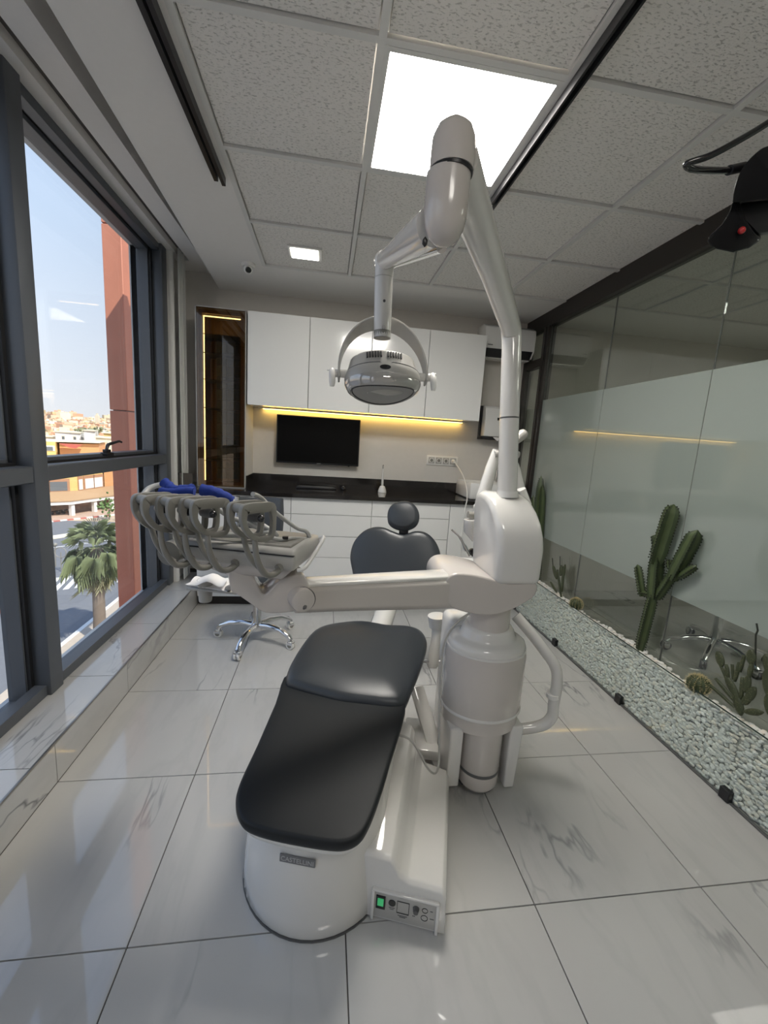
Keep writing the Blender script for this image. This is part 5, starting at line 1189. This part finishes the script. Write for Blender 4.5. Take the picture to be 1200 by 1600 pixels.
def far_house(label, px0, px1, pyt, dist, m, depth=16, wins=()):
    a, b_ = atd(px0, pyt, dist), atd(px1, pyt, dist); zt = a.z
    h_ = thing('town_house', label, 'building', flat((a+b_)/2, G))
    pol = [flat(p, G) for p in (a, b_)] + [flat(p + V((-0.4, 0.92, 0))*depth, G) for p in (b_, a)]
    obj('wall', MB().prism(pol, UP*(zt-G)), m, h_, smooth=0)
    pol = [flat(p, zt) for p in (a - V((.3, .5, 0)), b_ + V((.3, -.5, 0)))] + [flat(p + V((-0.4, 0.92, 0))*depth, zt) for p in (b_, a)]
    obj('parapet', MB().prism(pol, UP*0.35), 'cream', h_, smooth=0)
    for f in wins: far_window(a, b_, f, (b_-a).length*0.13, zt-2.6, zt-1.0, h_, 'cream')
far_house('wide white house behind the yellow corner building', 86, 126, 675, 185, 'wrender', wins=(0.3, 0.75))
far_house('square bright white block on the skyline side of the window', 131, 149, 673, 180, 'wrender')
far_house('small yellow house next to the terracotta pillar', 162, 174, 677, 176, 'yellow', wins=(0.3,))
far_house('pale low house behind the wide white house', 55, 86, 682, 190, 'cream', wins=(0.5,))
far_house('cream house partly hidden by the window lever', 150, 196, 684, 152, 'cream', depth=9, wins=(0.4, 0.8))
tw_ = thing('town_tower', 'slim pale tower rising on the town skyline', 'tower', flat(atd(152, 655, 800), G))
t_ = atd(152, 649, 800); obj('shaft', MB().obox(flat(t_, (t_.z+G)/2), (2.4, 0, 0), (0, 2.4, 0), UP*(t_.z-G)/2), 'cream', tw_, smooth=0)
obj('cap', MB().obox(flat(t_, t_.z+1.2), (1.2, 0, 0), (0, 1.2, 0), UP*1.8), 'cream', tw_, smooth=0)
cty = MB(); random.seed(11)
for k in range(7000):
    q = random.random(); dist = 200 * (1900/200)**q; px = random.uniform(-500, 400)
    zt = CAM_O.z - 5.6 + (dist-200)*0.0165*(0.6+0.4*q) + random.uniform(-1.5, 1.5)*dist/640 + (random.random() < 0.05)*random.uniform(2, 7)*dist/640
    p = atd(px, 660, dist); s1, s2 = dist/643*random.uniform(1.2, 5)+1, dist/643*random.uniform(1.2, 5)+1; a = random.choice((0.25, 0.5, 0.9, 1.2))
    cty.obox(V((p.x, p.y, (G+zt)/2)), V((cos(a), sin(a), 0))*s1, V((-sin(a), cos(a), 0))*s2, UP*(zt-G)/2)
    if random.random() < 0.5:
        e1 = V((cos(a), sin(a), 0)); cty.obox(V((p.x, p.y, zt + 0.5)) + e1*random.uniform(-.5, .5)*s1, e1*s1*0.3, V((-sin(a), cos(a), 0))*s2*0.3, UP*(0.5 + dist/900))
co = obj('distant_houses', cty, 'city', smooth=0); tag(co, 'hazy sunlit mass of small distant houses on the horizon', 'houses', kind='stuff')
for k, (px, py, dist) in enumerate(((133, 669, 230), (152, 668, 240), (66, 672, 260))):
    c_ = atd(px, py, dist); t_ = thing('town_tree', ['dark green tree among the houses left of the white block', 'green tree among the houses right of the white block', 'distant green tree above the pale house'][k], 'tree', flat(c_, G))
    mb = MB()
    for j in range(30): mb.ball(c_ + V((random.gauss(0, 1.6), random.gauss(0, 1.6), random.gauss(-1.4, 0.7))), random.uniform(0.4, 0.9), 1, jitter=0.25)
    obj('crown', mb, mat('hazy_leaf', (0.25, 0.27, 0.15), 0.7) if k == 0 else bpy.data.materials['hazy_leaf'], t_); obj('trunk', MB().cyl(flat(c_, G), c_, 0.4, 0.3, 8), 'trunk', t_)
# palm
PB = Zg(157, 1000, 0.18); DP = math.hypot(PB.x, PB.y)
pm = thing('palm_tree', 'fan palm with hanging dry fronds beside the zebra crossing', 'palm tree', PB)
CT = atd(151, 856, DP)
obj('trunk', MB().tube([PB, PB*0.75 + CT*0.25, PB*0.35 + CT*0.65, CT], [0.62, 0.52, 0.50, 0.55], 16), 'trunk', pm)
def frond_mesh(L, droop, m, dash):
    mb = MB(); n = 9; stem = []
    for i in range(n + 1):
        s_ = i/n; stem.append(V((s_*L*0.62, 0, s_*L*0.10 - droop*L*0.30*s_*s_)))
    mb.tube(stem, [0.05*(1-0.6*i/n) for i in range(n+1)], 5)
    h_ = stem[-1]; t_ = (stem[-1]-stem[-3]).normalized()
    for k in range(19):
        a = radians(-100 + 200*k/18); ln_ = L*0.50*(0.72 + 0.28*cos(a))*random.uniform(0.85, 1.1)
        dirv = V((t_.x*cos(a), sin(a), t_.z*cos(a) + 0.05)).normalized(); mid = h_ + dirv*ln_*0.62; tip = h_ + dirv*ln_ + V((0, 0, -L*(0.14 + 0.20*droop + dash*random.random()*0.16)))
        sd_ = V((-sin(a), cos(a), 0.0))*0.0065*L
        mb.add([h_, mid + sd_ + UP*0.03, tip, mid - sd_ - UP*0.03], [(0, 1, 2), (0, 2, 3)])
    o_ = obj('frond', mb, m, pm, smooth=0, loc=(0, 0, 0)); return o_
fm = [frond_mesh(2.7, 0.2, 'frond', 0.6), frond_mesh(2.9, 1.0, 'frond', 1.2), frond_mesh(2.7, 1.5, 'dry', 1.8)]
meshes = [o_.data for o_ in fm]
for o_ in fm: bpy.data.objects.remove(o_)
random.seed(5)
def add_frond(me, az, tilt, sc, dz):
    o_ = bpy.data.objects.new('frond', me); COL.objects.link(o_); o_.parent = pm
    o_.location = CT + V((0, 0, dz)) - PB; o_.rotation_euler = (random.uniform(-.3, .3), tilt, az); o_.scale = (sc, sc, sc*random.uniform(0.8, 1.2))
for k in range(22): add_frond(meshes[0], k*2.4 + random.uniform(-.2, .2), radians(-78 + 2.9*k), random.uniform(0.75, 1.0), 0.3)
for k in range(30): add_frond(meshes[1], k*2.39 + 1, radians(-12 + 1.6*k), random.uniform(0.8, 1.05), 0.0)
for k in range(34): add_frond(meshes[2], k*2.41 + .4, radians(22 + 1.3*k), random.uniform(0.75, 1.05), -0.25)
# street furniture
for k, (px, py, lab_) in enumerate(((87, 885, 'slim grey street post left of the palm crown'), (96, 893, 'round-headed grey street sign post touching the palm crown'))):
    b_ = Zg(px, py); top = atd(px - 1, py - (34 if k == 0 else 30), math.hypot(b_.x, b_.y))
    s_ = thing('street_post', lab_, 'street post', b_)
    obj('post', MB().cyl(b_, top, 0.09, 0.07, 8), 'grey', s_)
    if k: obj('sign_ring', MB().tube([top + V((cos(a_)*0.75, -0.1, sin(a_)*0.75)) for a_ in [2*pi*j/20 for j in range(21)]], 0.07, 6), 'grey', s_)
    else: obj('cap', MB().sphere(top, 0.3, 10, 6), 'grey', s_)
for k, (px, py) in enumerate(((87, 804), (95, 803), (103, 802))):
    b_ = Zg(px, py, 0.16); m_ = thing('motorbike', ['parked motorbike at the kerb, leftmost of three', 'parked motorbike at the kerb, middle of three', 'parked motorbike at the kerb, rightmost of three'][k], 'motorbike', b_, 'motorbikes parked before the arcade')
    d = V((0.8, 0.6, 0)); n_ = V((-0.6, 0.8, 0))
    for s_ in (-0.62, 0.62): obj('wheel', MB().cyl(b_ + d*s_ - n_*0.06 + UP*0.31, b_ + d*s_ + n_*0.06 + UP*0.31, 0.31, 0.31, 14), 'blackm', m_)
    obj('body', MB().tube([b_ - d*0.7 + UP*0.78, b_ - d*0.2 + UP*0.72, b_ + d*0.2 + UP*0.85, b_ + d*0.5 + UP*0.75], [0.10, 0.16, 0.18, 0.08], 8), 'blackg', m_)
    obj('handlebar', MB().tube([b_ + d*0.62 + UP*0.31, b_ + d*0.48 + UP*1.05], 0.04, 6).tube([b_ + d*0.48 - n_*0.35 + UP*1.05, b_ + d*0.48 + n_*0.35 + UP*1.05], 0.03, 6), 'chrome', m_)
b_ = Zg(171, 812, 0.16); yt = thing('street_tree', 'young green tree growing by the arcade above the palm', 'tree', b_)
obj('trunk', MB().cyl(b_, b_ + UP*2.6, 0.12, 0.08, 8), 'trunk', yt); mb = MB()
for j in range(90): mb.ball(b_ + V((random.gauss(0, 0.9), random.gauss(0, 0.9), 3.2 + random.gauss(0, 1.0))), random.uniform(0.12, 0.32), 1, jitter=0.35)
obj('crown', mb, 'leaf', yt)
